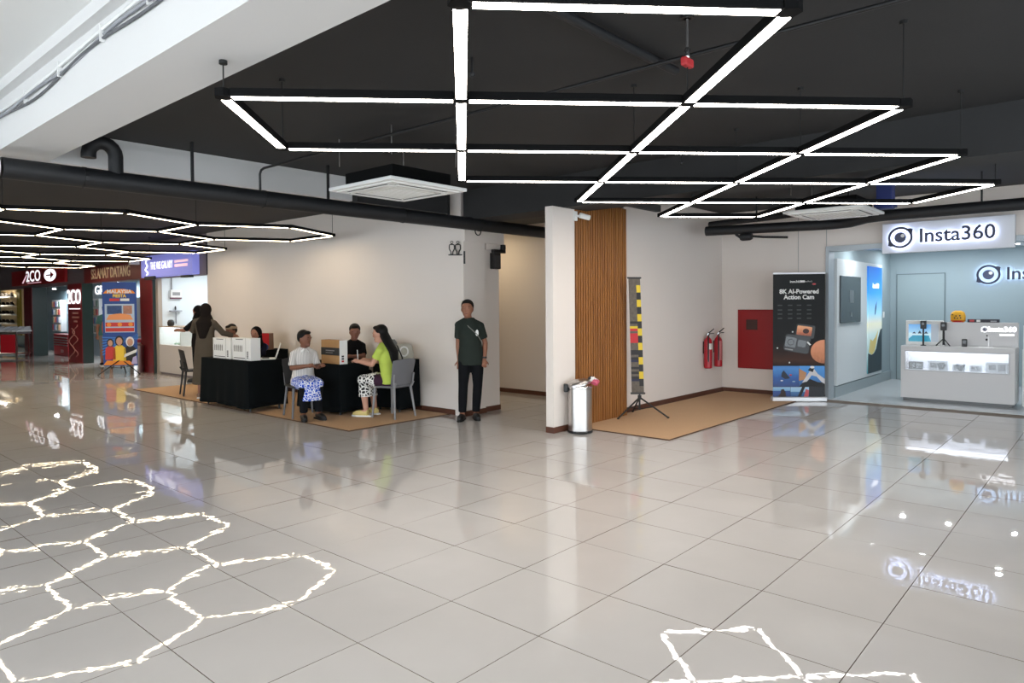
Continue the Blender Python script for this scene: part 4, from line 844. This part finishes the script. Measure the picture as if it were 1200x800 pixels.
def card_box(label, y0, y1, z, h, x=3.19):
    c = thing('display_box', label, 'box', (x, y1, z), -90); w = y1 - y0
    MB().box(0, w, 0, .16, 0, h).build('box_body', M_paper, c, bevel=.003)
    g = MB()
    for k in range(6): g.plate([(.09 * w + k * .085 * w, h * .38), (.13 * w + k * .085 * w, h * .38), (.135 * w + k * .085 * w, h * .62), (.11 * w + k * .085 * w, h * .70), (.085 * w + k * .085 * w, h * .62)], -.0012, -.0004)
    g.build('print', mat('card_grey', (120, 118, 114), .6), c); g = MB()
    for k in range(5): g.plate(rect(.80 * w, .88 * w, h * (.10 + k * .065), h * (.145 + k * .065)), -.0012, -.0004)
    g.plate(rect(.08 * w, .7 * w, h * .08, h * .11), -.0012, -.0004); g.plate(rect(.2 * w, .6 * w, h * .92, h * .95), -.0012, -.0004); g.build('print', M_ink, c)
    MB().box(.74 * w, .745 * w, -.002, 0, 0, h).build('fold_line', mat('card_grey'), c)
card_box('white printed display box on the black table next to the standing woman', 7.64, 8.22, .777, .32); card_box('white printed display box on the black table beside the white laptop', 7.02, 7.58, .777, .335)
lp = thing('laptop', 'open white laptop on the black draped table', 'laptop', (3.56, 7.19, .777), -118)
MB().box(-.16, .16, -.11, .11, 0, .014).build('base', M_paper, lp, bevel=.004); sc_ = MB().box(-.16, .16, 0, .008, 0, .24).build('lid', M_paper, lp, bevel=.003); sc_.location = (0, .11, .014); sc_.rotation_euler = (R(-18), 0, 0); MB().box(-.14, .14, -.08, .02, .014, .016).build('keyboard', M_dkgrey, lp)
rb = thing('red_box', 'red and brown upright box on the side table', 'box', (4.55, 9.1, .802), -70); MB().box(-.17, .17, -.06, .06, 0, .30).build('box_body', mat('brown_box', (110, 80, 64), .6), rb, bevel=.006); pp([(-.17, .30), (-.05, .14), (.17, .08), (.17, .30)], M_red, -.0608, rb)
bb = thing('carton', 'brown carton with a black band and white end on the black table', 'box', (3.85, 6.18, .747), -90)
MB().box(0, .46, 0, .13, 0, .345).build('carton_body', M_card, bb, bevel=.003); MB().box(-.001, .461, -.002, .1, .125, .235).build('black_band', M_ink, bb); MB().box(.46, .468, 0, .13, 0, .345).build('white_end', M_paper, bb)
for z in (.03, .065, .10): MB().box(.468, .4695, .03, .07, z, z + .025).build('label_mark', M_red if z < .05 else M_ink, bb)
pp(rect(.12, .34, .185, .20), mat('dim_print2'), -.003, bb); pp(rect(.12, .30, .155, .165), mat('dim_print2'), -.003, bb)
for k, (lb, y, x, c, sz) in enumerate((('grey padded bag with a dark strap on the small black table', 5.62, 4.70, (120, 120, 116), (.11, .09, .15)), ('pale ring-handled bag on the small black table', 5.40, 4.77, (176, 172, 160), (.14, .10, .12)))):
    b_ = thing('hand_bag', lb, 'bag', (x, y, .782), -60 + 20 * k); mb = MB(); mb.loft([(0, 0, 0, sz[0], sz[1] * .8), (0, 0, sz[2] * .8, sz[0] * 1.05, sz[1]), (0, 0, sz[2] * 1.6, sz[0] * .9, sz[1] * .7), (0, 0, sz[2] * 1.95, sz[0] * .6, sz[1] * .3)], 16); mb.build('bag_body', mat('bag_%d' % k, c, .8, var=.25, vscale=12), b_, smooth=True)
    MB().tube([(.06 * math.cos(R(a)), -sz[1] - .02, sz[2] * 1.0 + .07 * math.sin(R(a))) for a in range(0, 361, 24)], .014, 6).build('handle', M_paper if k else M_blk, b_, smooth=True)
def chair(label, loc, rz, m, lm):
    c = thing('plastic_chair', label, 'chair', loc, rz)
    MB().slab([(-.20, -.21), (.20, -.21), (.215, 0), (.20, .20), (-.20, .20), (-.215, 0)], .425, .455).build('seat', m, c, bevel=.012)
    vs = []; fs = []; nu, nv = 9, 7
    for side in (0, 1):
        for v in range(nv):
            t = v / (nv - 1)
            for u in range(nu):
                q = u / (nu - 1) * 2 - 1; w = .20 + .03 * t
                vs.append((q * w * (1 if t < .95 else .97), .20 + .07 * t - .045 * q * q + .05 * (1 - t) * 0 + (.014 if side else 0), .46 + .37 * t - .02 * q * q * t))
    N = nu * nv
    for v in range(nv - 1):
        for u in range(nu - 1):
            a = v * nu + u; fs.append((a, a + 1, a + nu + 1, a + nu)); fs.append((N + a, N + a + nu, N + a + nu + 1, N + a + 1))
    ed = [u for u in range(nu)] + [v * nu + nu - 1 for v in range(1, nv)] + [(nv - 1) * nu + u for u in range(nu - 2, -1, -1)] + [v * nu for v in range(nv - 2, 0, -1)]
    for i in range(len(ed)): a, b = ed[i], ed[(i + 1) % len(ed)]; fs.append((a, a + N, b + N, b))
    MB().add(vs, fs).build('backrest', m, c, smooth=True)
    for sx in (-1, 1):
        MB().tube([(sx * .17, -.17, .43), (sx * .20, -.20, 0)], [.020, .013], 10).build('leg', lm, c, smooth=True)
        MB().tube([(sx * .18, .235, .50), (sx * .17, .19, .42), (sx * .21, .24, 0)], [.016, .020, .013], 10).build('leg', lm, c, smooth=True)
        MB().tube([(sx * .19, .20, .44), (sx * .20, .225, .62)], .013, 8).build('back_support', lm, c)
    MB().tube([(-.165, -.165, .415), (.165, -.165, .415)], .011, 8).build('seat_rail', lm, c)
    return c
chair('grey plastic chair carrying the woman in lime green', (4.28, 5.07, .013), 188, M_grey, mat('grey_leg', (138, 138, 140), .45))
chair('dark grey plastic chair under the boy in the pale shirt', (3.49, 6.11, .013), -16, M_dkgrey, M_grey)
chair('black plastic chair behind the standing woman in the long coat', (3.63, 9.84, .013), 75, mat('black_plastic', (28, 27, 28), .5), mat('black_plastic'))
chair('black plastic chair beneath the man in the black shirt', (4.70, 6.62, .013), -15, mat('black_plastic'), mat('black_plastic'))
chair('black plastic chair beneath the person in the beige cap', (4.16, 9.50, .013), -66, mat('black_plastic'), mat('black_plastic'))
chair('black plastic chair beneath the person in the black headscarf', (4.08, 8.62, .013), -15, mat('black_plastic'), mat('black_plastic'))

# ================================================================== PEOPLE
def remesh(shells, name, m, parent, voxel, smooth=4):
    me = bpy.data.meshes.new(name); me.from_pydata(shells.v, [], shells.f); me.update()
    t = bpy.data.objects.new('t', me); COL.objects.link(t)
    r = t.modifiers.new('r', 'REMESH'); r.mode = 'VOXEL'; r.voxel_size = voxel; r.use_smooth_shade = True
    s = t.modifiers.new('s', 'SMOOTH'); s.factor = .5; s.iterations = smooth
    out = bpy.data.meshes.new_from_object(t.evaluated_get(bpy.context.evaluated_depsgraph_get()))
    bpy.data.objects.remove(t, do_unlink=True); bpy.data.meshes.remove(me)
    out.name = name; out.materials.clear(); out.materials.append(m)
    o = bpy.data.objects.new(name, out); COL.objects.link(o); o.parent = parent; return o
V3 = lambda *a: Vector(a)
def lerp(a, b, t): return a + (b - a) * t
SKIN = mat('skin', (150, 102, 80), .55, var=.05, vscale=12); HAIR = mat('black_hair', (14, 12, 11), .6, var=.3, vscale=30, spec=.2)
def person(label, loc, rz, J, top, bottom, shoes=None, k=1.0, skin=SKIN, hair='short', sleeve=.75, legskin=False, hijab=None, coat=None, vox=.0085, tors=None, collar=None, extra=None):
    """J: joints in local metres (person faces -y): hip, chest, neck, head, sh_l/el_l/wr_l, kn_l/an_l and the same with _r"""
    p = thing('person', label, 'person', loc, rz); p.scale = (k, k, k)
    J = {a: Vector(b) for a, b in J.items()}
    b = MB(); hip, che, nk, hd = J['hip'], J['chest'], J['neck'], J['head']
    TR = [(0, -.10, .135, .105), (0, -.02, .160, .118), (.25, 0, .145, .108), (.5, 0, .145, .108), (.8, 0, .152, .108), (.96, 0, .130, .092), (1.1, 0, .075, .065)]
    def torso(mb, g=0, lo=0, hi=7, gz=0):
        mb.loft([(*(lerp(hip, che, t) + V3(0, 0, dz))[:2], lerp(hip, che, t).z + dz, rx + g, ry + g) for t, dz, rx, ry in TR[lo:hi]], 22)
    torso(b); b.tube([lerp(che, nk, .3), nk, lerp(nk, hd, .45)], [.062, .054, .052], 12)
    for s in ('l', 'r'):
        sg = 1 if s == 'l' else -1
        sh, el, wr = J['sh_' + s], J['el_' + s], J['wr_' + s]; kn, an = J['kn_' + s], J['an_' + s]; hj = hip + V3(sg * .085, 0, -.03)
        b.tube([lerp(che, sh, .4), sh, lerp(sh, el, .5), el], [.052, .048, .043, .037], 12); b.ell(sh, (.049, .049, .049), 12, 8); b.ell(el, (.039, .039, .039), 10, 8)
        b.tube([nk + V3(sg * .01, 0, -.015), sh], [.040, .044], 10); b.tube([el, lerp(el, wr, .3), wr], [.039, .040, .027], 12)
        b.tube([hj, lerp(hj, kn, .5), kn], [.088, .076, .056], 14); b.ell(kn, (.057, .057, .057), 12, 8); b.tube([kn, lerp(kn, an, .35), an], [.054, .056, .036], 12)
        # foot
        fd = V3(sg * .2, -1, 0).normalized(); b.tube([an + V3(0, .02, -.02), an + fd * .08 + V3(0, 0, -.045), an + fd * .17 + V3(0, 0, -.055)], [.042, .042, .026], 10)
        # hand: palm, four fingers of different length, thumb at its side
        d = (wr - el).normalized(); cu = J.get('curl_' + s, Vector((0, -.5, -.6))).normalized(); sd = d.cross(cu).normalized() * sg; cu = (cu - d * cu.dot(d)).normalized()
        pc = wr + d * .085
        b.tube([wr, wr + d * .03, pc], [.026, .034, .033], 10)
        for q, (off, ln) in enumerate(((-.027, .058), (-.009, .068), (.009, .064), (.027, .050))):
            r0 = wr + d * .08 + sd * off; r1 = r0 + d * ln * .55 + cu * ln * .15; r2 = r1 + d * ln * .30 + cu * ln * .42; b.tube([r0, r1, r2], [.0105, .0098, .0085], 8)
        t0 = wr + d * .03 - sd * .028; b.tube([t0, t0 - sd * .028 + d * .03 + cu * .008, t0 - sd * .030 + d * .058 + cu * .022], [.0125, .011, .009], 8)
    # head turned about z by J['look']
    lk = J.get('look', Vector((0, -1, 0))).normalized(); sdv = Vector((-lk.y, lk.x, 0)).normalized(); upv = sdv.cross(lk) * -1
    if upv.z < 0: upv = -upv
    Hm = lambda x, y, z: hd + sdv * x + (lk * -y) + upv * z     # local head frame: face at -y
    hb = MB(); hb.ell((0, 0, .012), (.080, .097, .106), 18, 12); hb.ell((0, -.022, -.045), (.058, .066, .072), 16, 10); hb.ell((0, -.093, -.008), (.013, .018, .024), 8, 8); hb.ell((0, -.082, .016), (.009, .014, .02), 8, 6)
    hb.ell((0, -.083, -.066), (.024, .012, .007), 10, 6); hb.ell((0, -.078, -.088), (.022, .016, .016), 10, 8)
    for q in (-1, 1): hb.ell((q * .078, .008, -.004), (.010, .020, .030), 8, 8); hb.ell((q * .033, -.086, .028), (.022, .010, .007), 8, 6)
    hb.v = [tuple(Hm(v[0] * 1.05, v[1] * 1.05, v[2] * 1.05)) for v in hb.v]; b.add(hb.v, hb.f)
    remesh(b, 'body', skin, p, vox)
    for q in (-1, 1):
        e = MB(); e.ell((0, 0, 0), (.0145, .008, .0075), 10, 8); e.v = [tuple(Hm(v[0] + q * .033, v[1] - .083, v[2] + .012)) for v in e.v]; e.build('eye', mat('eye_dark', (26, 20, 18), .3), p, smooth=True)
        e = MB(); e.ell((0, 0, 0), (.020, .008, .0045), 10, 6); e.v = [tuple(Hm(v[0] + q * .034, v[1] - .088, v[2] + .034)) for v in e.v]; e.build('eyebrow', HAIR, p, smooth=True)
    e = MB(); e.ell((0, 0, 0), (.023, .006, .006), 10, 6); e.v = [tuple(Hm(v[0], v[1] - .092, v[2] - .064)) for v in e.v]; e.build('mouth', mat('lips', (118, 62, 56), .5), p, smooth=True)
    hr = MB()
    if hair:
        hr.ell((0, .026, .048), (.093, .100, .096), 18, 12); hr.ell((0, .042, .012), (.088, .078, .078), 16, 10); hr.ell((0, -.040, .104), (.066, .050, .030), 14, 8)
        if hair == 'long':
            hr.v = [tuple(Hm(*v)) for v in hr.v]; base = len(hr.v); a, c_ = Hm(0, .05, .02), che + V3(0, .12, -.02)
            hr.loft([(a.x, a.y, a.z, .085, .07), (*lerp(a, c_, .45)[:2], lerp(a, c_, .45).z, .105, .06), (c_.x, c_.y + .015, c_.z, .11, .05), (c_.x + .01, c_.y + .04, c_.z - .13, .085, .035), (c_.x + .02, c_.y + .045, c_.z - .24, .035, .018)], 18)
        else: hr.v = [tuple(Hm(*v)) for v in hr.v]
        remesh(hr, 'hair', HAIR, p, .010)
    if hijab:
        h = MB(); h.ell((0, .022, .022), (.098, .112, .118), 18, 12); h.ell((0, .03, -.07), (.092, .095, .09), 16, 10); h.v = [tuple(Hm(*v)) for v in h.v]
        a = Hm(0, .01, -.08); h.loft([(a.x, a.y, a.z, .09, .09), (*lerp(a, che, .55)[:2], lerp(a, che, .55).z, .135, .115), (che.x, che.y + .01, che.z + .01, .16, .128), (che.x, che.y + .035, che.z - .12, .13, .115), (che.x, che.y + .06, che.z - .28, .075, .085)], 20)
        remesh(h, 'headscarf', hijab, p, .011)
    # upper garment
    g = MB(); TG = [(0, -.15, .190, .138), (0, -.02, .190, .138), (.25, 0, .166, .126), (.5, 0, .156, .122), (.8, 0, .168, .124), (.96, 0, .150, .110), (1.14, 0, .092, .082), (1.22, 0, .070, .066)]
    g.loft([(*lerp(hip, che, t)[:2], lerp(hip, che, t).z + dz * (1 if bottom and not legskin and hip.z > .8 else .5), rx, ry) for t, dz, rx, ry in TG], 22)
    for s in ('l', 'r'):
        sh, el, wr = J['sh_' + s], J['el_' + s], J['wr_' + s]
        if sleeve <= 1: g.tube([lerp(che, sh, .4), sh, lerp(sh, el, sleeve)], [.058, .059, .060], 14)
        else: g.tube([lerp(che, sh, .4), sh, el], [.060, .060, .054], 14); g.ell(el, (.056, .056, .056), 10, 8); g.tube([el, lerp(el, wr, .95)], [.055, .042], 12)
        g.ell(sh, (.060, .060, .058), 12, 8); g.tube([nk + V3((.02 if s == 'l' else -.02), .005, -.040), sh + V3(0, 0, .0)], [.056, .058], 12)
    if coat:
        g.loft([(hip.x, hip.y, hip.z + .12, .17, .13), (hip.x, hip.y, hip.z - .1, .195, .15), (hip.x, hip.y + .01, hip.z - .4, .215, .17), (hip.x, hip.y + .02, coat, .235, .19)], 22)
    remesh(g, 'coat' if coat else 'shirt', top, p, .011, 5)
    if collar:
        c = MB()
        for q in (-1, 1): c.add([tuple(nk + V3(q * .058, .02, -.005)), tuple(nk + V3(q * .015, -.068, -.035)), tuple(nk + V3(q * .05, -.085, -.085)), tuple(nk + V3(q * .085, -.02, -.05))], [(0, 1, 2, 3)] if q > 0 else [(3, 2, 1, 0)])
        o = c.build('collar', collar, p); so = o.modifiers.new('t', 'SOLIDIFY'); so.thickness = .008
    if bottom:
        g = MB(); torso(g, .010, 0, 3)
        for s in ('l', 'r'):
            sg = 1 if s == 'l' else -1; hj = hip + V3(sg * .085, 0, -.03); kn, an = J['kn_' + s], J['an_' + s]
            e = .97 if not legskin else .9
            g.tube([hj, lerp(hj, kn, .5), kn], [.100, .088, .070], 14); g.ell(kn, (.070, .070, .070), 12, 8)
            if not legskin: g.tube([kn, lerp(kn, an, .5), lerp(kn, an, e)], [.070, .066, .058], 14)
        remesh(g, 'trousers', bottom, p, .011, 5)
    if shoes:
        for s in ('l', 'r'):
            sg = 1 if s == 'l' else -1; an = J['an_' + s]; fd = V3(sg * .2, -1, 0).normalized(); w = MB(); ps = V3(-fd.y, fd.x, 0)
            w.tube([an + V3(0, .04, -.045) - fd * .0, an + fd * .05 + V3(0, 0, -.048), an + fd * .14 + V3(0, 0, -.056), an + fd * .205 + V3(0, 0, -.062)], [.046, .050, .046, .024], 12)
            o = remesh(w, 'shoe', shoes, p, .009, 3)
            f = MB(); z = an.z - .098; f.slab([tuple((an + fd * a + ps * c_)[:2]) for a, c_ in ((-.085, -.035), (.12, -.047), (.19, -.035), (.225, 0), (.19, .035), (.12, .047), (-.085, .035))], z, z + .022); f.build('sole', M_paper if shoes is not M_blk else M_cable, o)
    if extra: extra(p, J, MB)
    return p
def standing(h=1.7, **kw):
    J = dict(hip=(0, 0, .93), chest=(0, 0, 1.36), neck=(0, -.005, 1.46), head=(0, -.02, 1.58), sh_l=(.158, 0, 1.355), sh_r=(-.158, 0, 1.355), el_l=(.20, .02, 1.09), el_r=(-.20, .02, 1.09), wr_l=(.21, -.04, .85), wr_r=(-.21, -.04, .85), kn_l=(.10, -.015, .50), kn_r=(-.10, -.015, .50), an_l=(.11, .01, .10), an_r=(-.11, .01, .10)); J.update(kw); return J
def seated(lean=.04, **kw):
    J = dict(hip=(0, .02, .56), chest=(0, .02 - lean, .97), neck=(0, .01 - lean * 1.3, 1.075), head=(0, -.02 - lean * 1.5, 1.19), sh_l=(.155, .02 - lean, .96), sh_r=(-.155, .02 - lean, .96), el_l=(.19, -.10, .76), el_r=(-.19, -.10, .76), wr_l=(.10, -.32, .78), wr_r=(-.10, -.32, .78), kn_l=(.11, -.40, .53), kn_r=(-.11, -.40, .53), an_l=(.11, -.38, .10), an_r=(-.11, -.38, .10)); J.update(kw); return J
G_ = lambda n, c, **k: mat(n, c, .95, var=.15, vscale=8, spec=.12, **k)
# man leaning at the wall corner
def man_extra(p, J, MB):
    MB().ell((.09, -.125, 1.24), (.022, .006, .045), 10, 8).build('badge', M_paper, p)
    MB().tube([(-.11, -.03, 1.42), (-.03, -.115, 1.33), (.09, -.128, 1.22), (.15, -.10, 1.12)], .007, 6).build('strap', mat('strap_grey', (110, 110, 104), .6), p, smooth=True)
    MB().lathe([(.034, -.012), (.034, .012)], 14, tuple(J['wr_l'] + V3(0, 0, .03))).build('wristwatch', M_blk, p)
person('man standing in a dark green polo shirt and black trousers by the wall corner', (4.87, 4.08, 0), -47, standing(chest=(-.02, .0, 1.36), neck=(-.04, -.01, 1.455), head=(-.05, -.03, 1.575), sh_l=(.135, .0, 1.335), sh_r=(-.175, 0, 1.35), el_l=(.20, .06, 1.09), wr_l=(.19, -.06, .86), el_r=(-.185, .06, 1.09), wr_r=(-.175, .02, .85), an_r=(-.13, -.06, .10), kn_r=(-.115, -.06, .50), an_l=(.06, .03, .10), kn_l=(.09, -.02, .50), look=(-.15, -1, 0)), G_('polo_green', (44, 50, 46)), G_('trousers_black', (22, 23, 26)), M_blk, .97, collar=mat('polo_green'), sleeve=.72, extra=man_extra)
# woman in long coat, back to the camera, arm stretched out
person('woman standing in a long grey-brown coat and black headscarf beside the white display boxes', (3.51, 9.18, .013), 131, standing(sh_l=(.17, 0, 1.385), el_l=(.30, -.16, 1.22), wr_l=(.22, -.38, 1.20), el_r=(-.27, -.12, 1.17), wr_r=(-.40, -.25, 1.12), head=(0, -.05, 1.58), curl_l=(0, -.3, -1)), G_('coat_brown', (84, 76, 66)), None, mat('shoe_tan', (120, 88, 66), .6), .955, hair=None, hijab=mat('scarf_dark', (30, 25, 23), .95, var=.15, spec=.12), coat=.26, sleeve=1.2)
# shopper at the kiosk, reaching over the counter
person('person in black reaching over the kiosk showcase', (4.69, 12.07, 0), 215, standing(el_r=(-.20, -.24, 1.16), wr_r=(-.10, -.50, 1.16), curl_r=(0, 0, -1), el_l=(.22, -.20, 1.16), wr_l=(.08, -.44, 1.16)), G_('black_top', (22, 21, 22)), G_('trousers_black', (22, 23, 26)), M_blk, .95, hair=None, hijab=mat('scarf_black', (14, 13, 14), .95, var=.2, spec=.12), sleeve=.95)
# boy at the table, blue patterned cloth over his lap
M_batik = pattern_mat('blue_batik', (236, 240, 250), (30, 78, 196), 26, .08, 'voronoi'); M_bw = pattern_mat('leaf_print', (236, 236, 232), (22, 22, 26), 21, .13, 'voronoi')
M_stripe = pattern_mat('pale_stripe', (172, 166, 164), (228, 224, 218), 18, .5, 'X')
def lap_skirt(m, w=.17, low=.28, t0=.1):
    def f(p, J, MB):
        g = MB(); kl, kr, hip = J['kn_l'], J['kn_r'], J['hip']; c = (kl + kr) / 2
        for q, sg in ((kl, 1), (kr, -1)):
            hj = hip + V3(sg * .085, 0, -.03); g.tube([lerp(hj, q, t0), lerp(hj, q, .6), q + V3(0, .01, .004)], [.108, .098, .082], 14); g.ell(q, (.080, .080, .080), 12, 8)
        g.tube([lerp(hip, c, t0 + .1) + V3(0, 0, .02), c + V3(0, .03, .01)], [.085, .07], 12)
        g.loft([(c.x, c.y + .02, c.z + .05, w * .92, .075), (c.x, c.y, c.z - .06, w * 1.0, .095), (c.x, c.y + .01, (c.z + low) / 2 - .02, w * 1.06, .105), (c.x, c.y + .015, low, w * 1.1, .115)], 22)
        o = remesh(g, 'patterned_skirt', m, p, .010, 4)
    return f
person('boy in a pale striped shirt wearing blue patterned shorts on the dark grey chair', (3.48, 6.07, .013), -16, seated(.05, look=(.75, -1, -.12), wr_r=(-.02, -.33, .80), wr_l=(.17, -.36, .80), el_r=(-.19, -.08, .76)), M_stripe, G_('trousers_black', (22, 23, 26)), M_blk, .93, skin=mat('skin_dark', (122, 78, 58), .55, var=.05), collar=M_paper, sleeve=.85, extra=lap_skirt(M_batik, .155, .29, .05))
person('man in a black shirt seated behind the table with the brown carton', (4.69, 6.58, .013), -15, seated(.06, look=(-.35, -1, -.25), el_r=(-.22, -.10, .79), wr_r=(-.41, -.25, .81), el_l=(.12, -.18, .79), wr_l=(-.13, -.30, .81), curl_r=(0, 0, -1), curl_l=(0, 0, -1), an_l=(.11, -.30, .10), an_r=(-.08, -.30, .10)), G_('black_top', (22, 21, 22)), G_('trousers_black', (22, 23, 26)), M_blk, .97, skin=mat('skin_mid', (132, 86, 68), .55, var=.05), sleeve=.8)
def green_extra(p, J, MB):
    lap_skirt(M_bw, .165, .29, .45)(p, J, MB)
    MB().tube([(-.10, .05, 1.03), (-.13, .12, .85), (-.15, .10, .62)], .012, 6).build('bag_strap', M_blk, p, smooth=True); MB().tube([(.12, -.47, .79), (.05, -.53, .96)], .006, 6).build('pen', M_paper, p)
person('woman in a lime green top with long black hair seated on the grey chair', (4.24, 5.06, .013), 199, seated(.10, look=(.25, -1, -.15), el_l=(.19, -.18, .77), el_r=(-.19, -.18, .77), wr_l=(.14, -.44, .80), wr_r=(-.10, -.45, .80), an_l=(.11, -.35, .10), an_r=(-.11, -.35, .10)), G_('lime_top', (186, 204, 92)), G_('purple_trousers', (62, 40, 56)), mat('yellow_sneaker', (206, 188, 120), .6), .98, skin=mat('skin_light', (196, 146, 124), .55, var=.05), hair='long', sleeve=.6, legskin=True, extra=green_extra)
def cap(p, J, MB):
    h = J['head']; m = MB(); m.ell((h.x, h.y + .01, h.z + .07), (.105, .115, .05), 18, 8); m.ell((h.x, h.y - .09, h.z + .052), (.07, .055, .014), 14, 6); remesh(m, 'flat_cap', mat('cap_beige', (150, 132, 110), .85, var=.1), p, .009)
person('seated person in a beige flat cap behind the white display boxes', (4.17, 9.44, .013), -62, seated(.06, look=(-.3, -1, -.3)), G_('dark_shirt', (52, 46, 44)), G_('trousers_black', (22, 23, 26)), M_blk, .95, skin=mat('skin_mid'), extra=cap)
def blue_bag(p, J, MB):
    MB().ell((.20, .05, .93), (.075, .09, .075), 12, 8).build('blue_shoulder_wrap', mat('denim_blue', (34, 52, 104), .8, var=.2), p, smooth=True)
person('seated person in a black headscarf and navy jacket behind the white laptop', (4.07, 8.57, .013), -15, seated(.10, look=(-.9, -1, -.3), el_r=(-.22, -.10, .83), wr_r=(-.41, -.25, .87), el_l=(.12, -.18, .83), wr_l=(-.14, -.30, .87), curl_r=(0, 0, -1), curl_l=(0, 0, -1), an_l=(.11, -.30, .10), an_r=(-.08, -.30, .10)), G_('navy_top', (20, 22, 38)), G_('trousers_black', (22, 23, 26)), M_blk, .93, hair=None, hijab=mat('scarf_black'), sleeve=1.2, extra=blue_bag)
# shopper in the far entrance
def backpack(p, J, MB):
    MB().loft([(-.04, .19, .92, .12, .07), (-.04, .20, 1.05, .14, .085), (-.04, .19, 1.22, .13, .08), (-.04, .17, 1.31, .07, .04)], 16).build('backpack', mat('orange_bag', (190, 96, 40), .7), p, smooth=True)
person('far shopper with an orange backpack half hidden by the tall poster', (4.92, 18.25, 0), 160, standing(), G_('teal_top', (70, 110, 110)), G_('grey_shorts', (120, 116, 112)), mat('shoe_dark'), .98, sleeve=.7, legskin=True, extra=backpack, vox=.014)
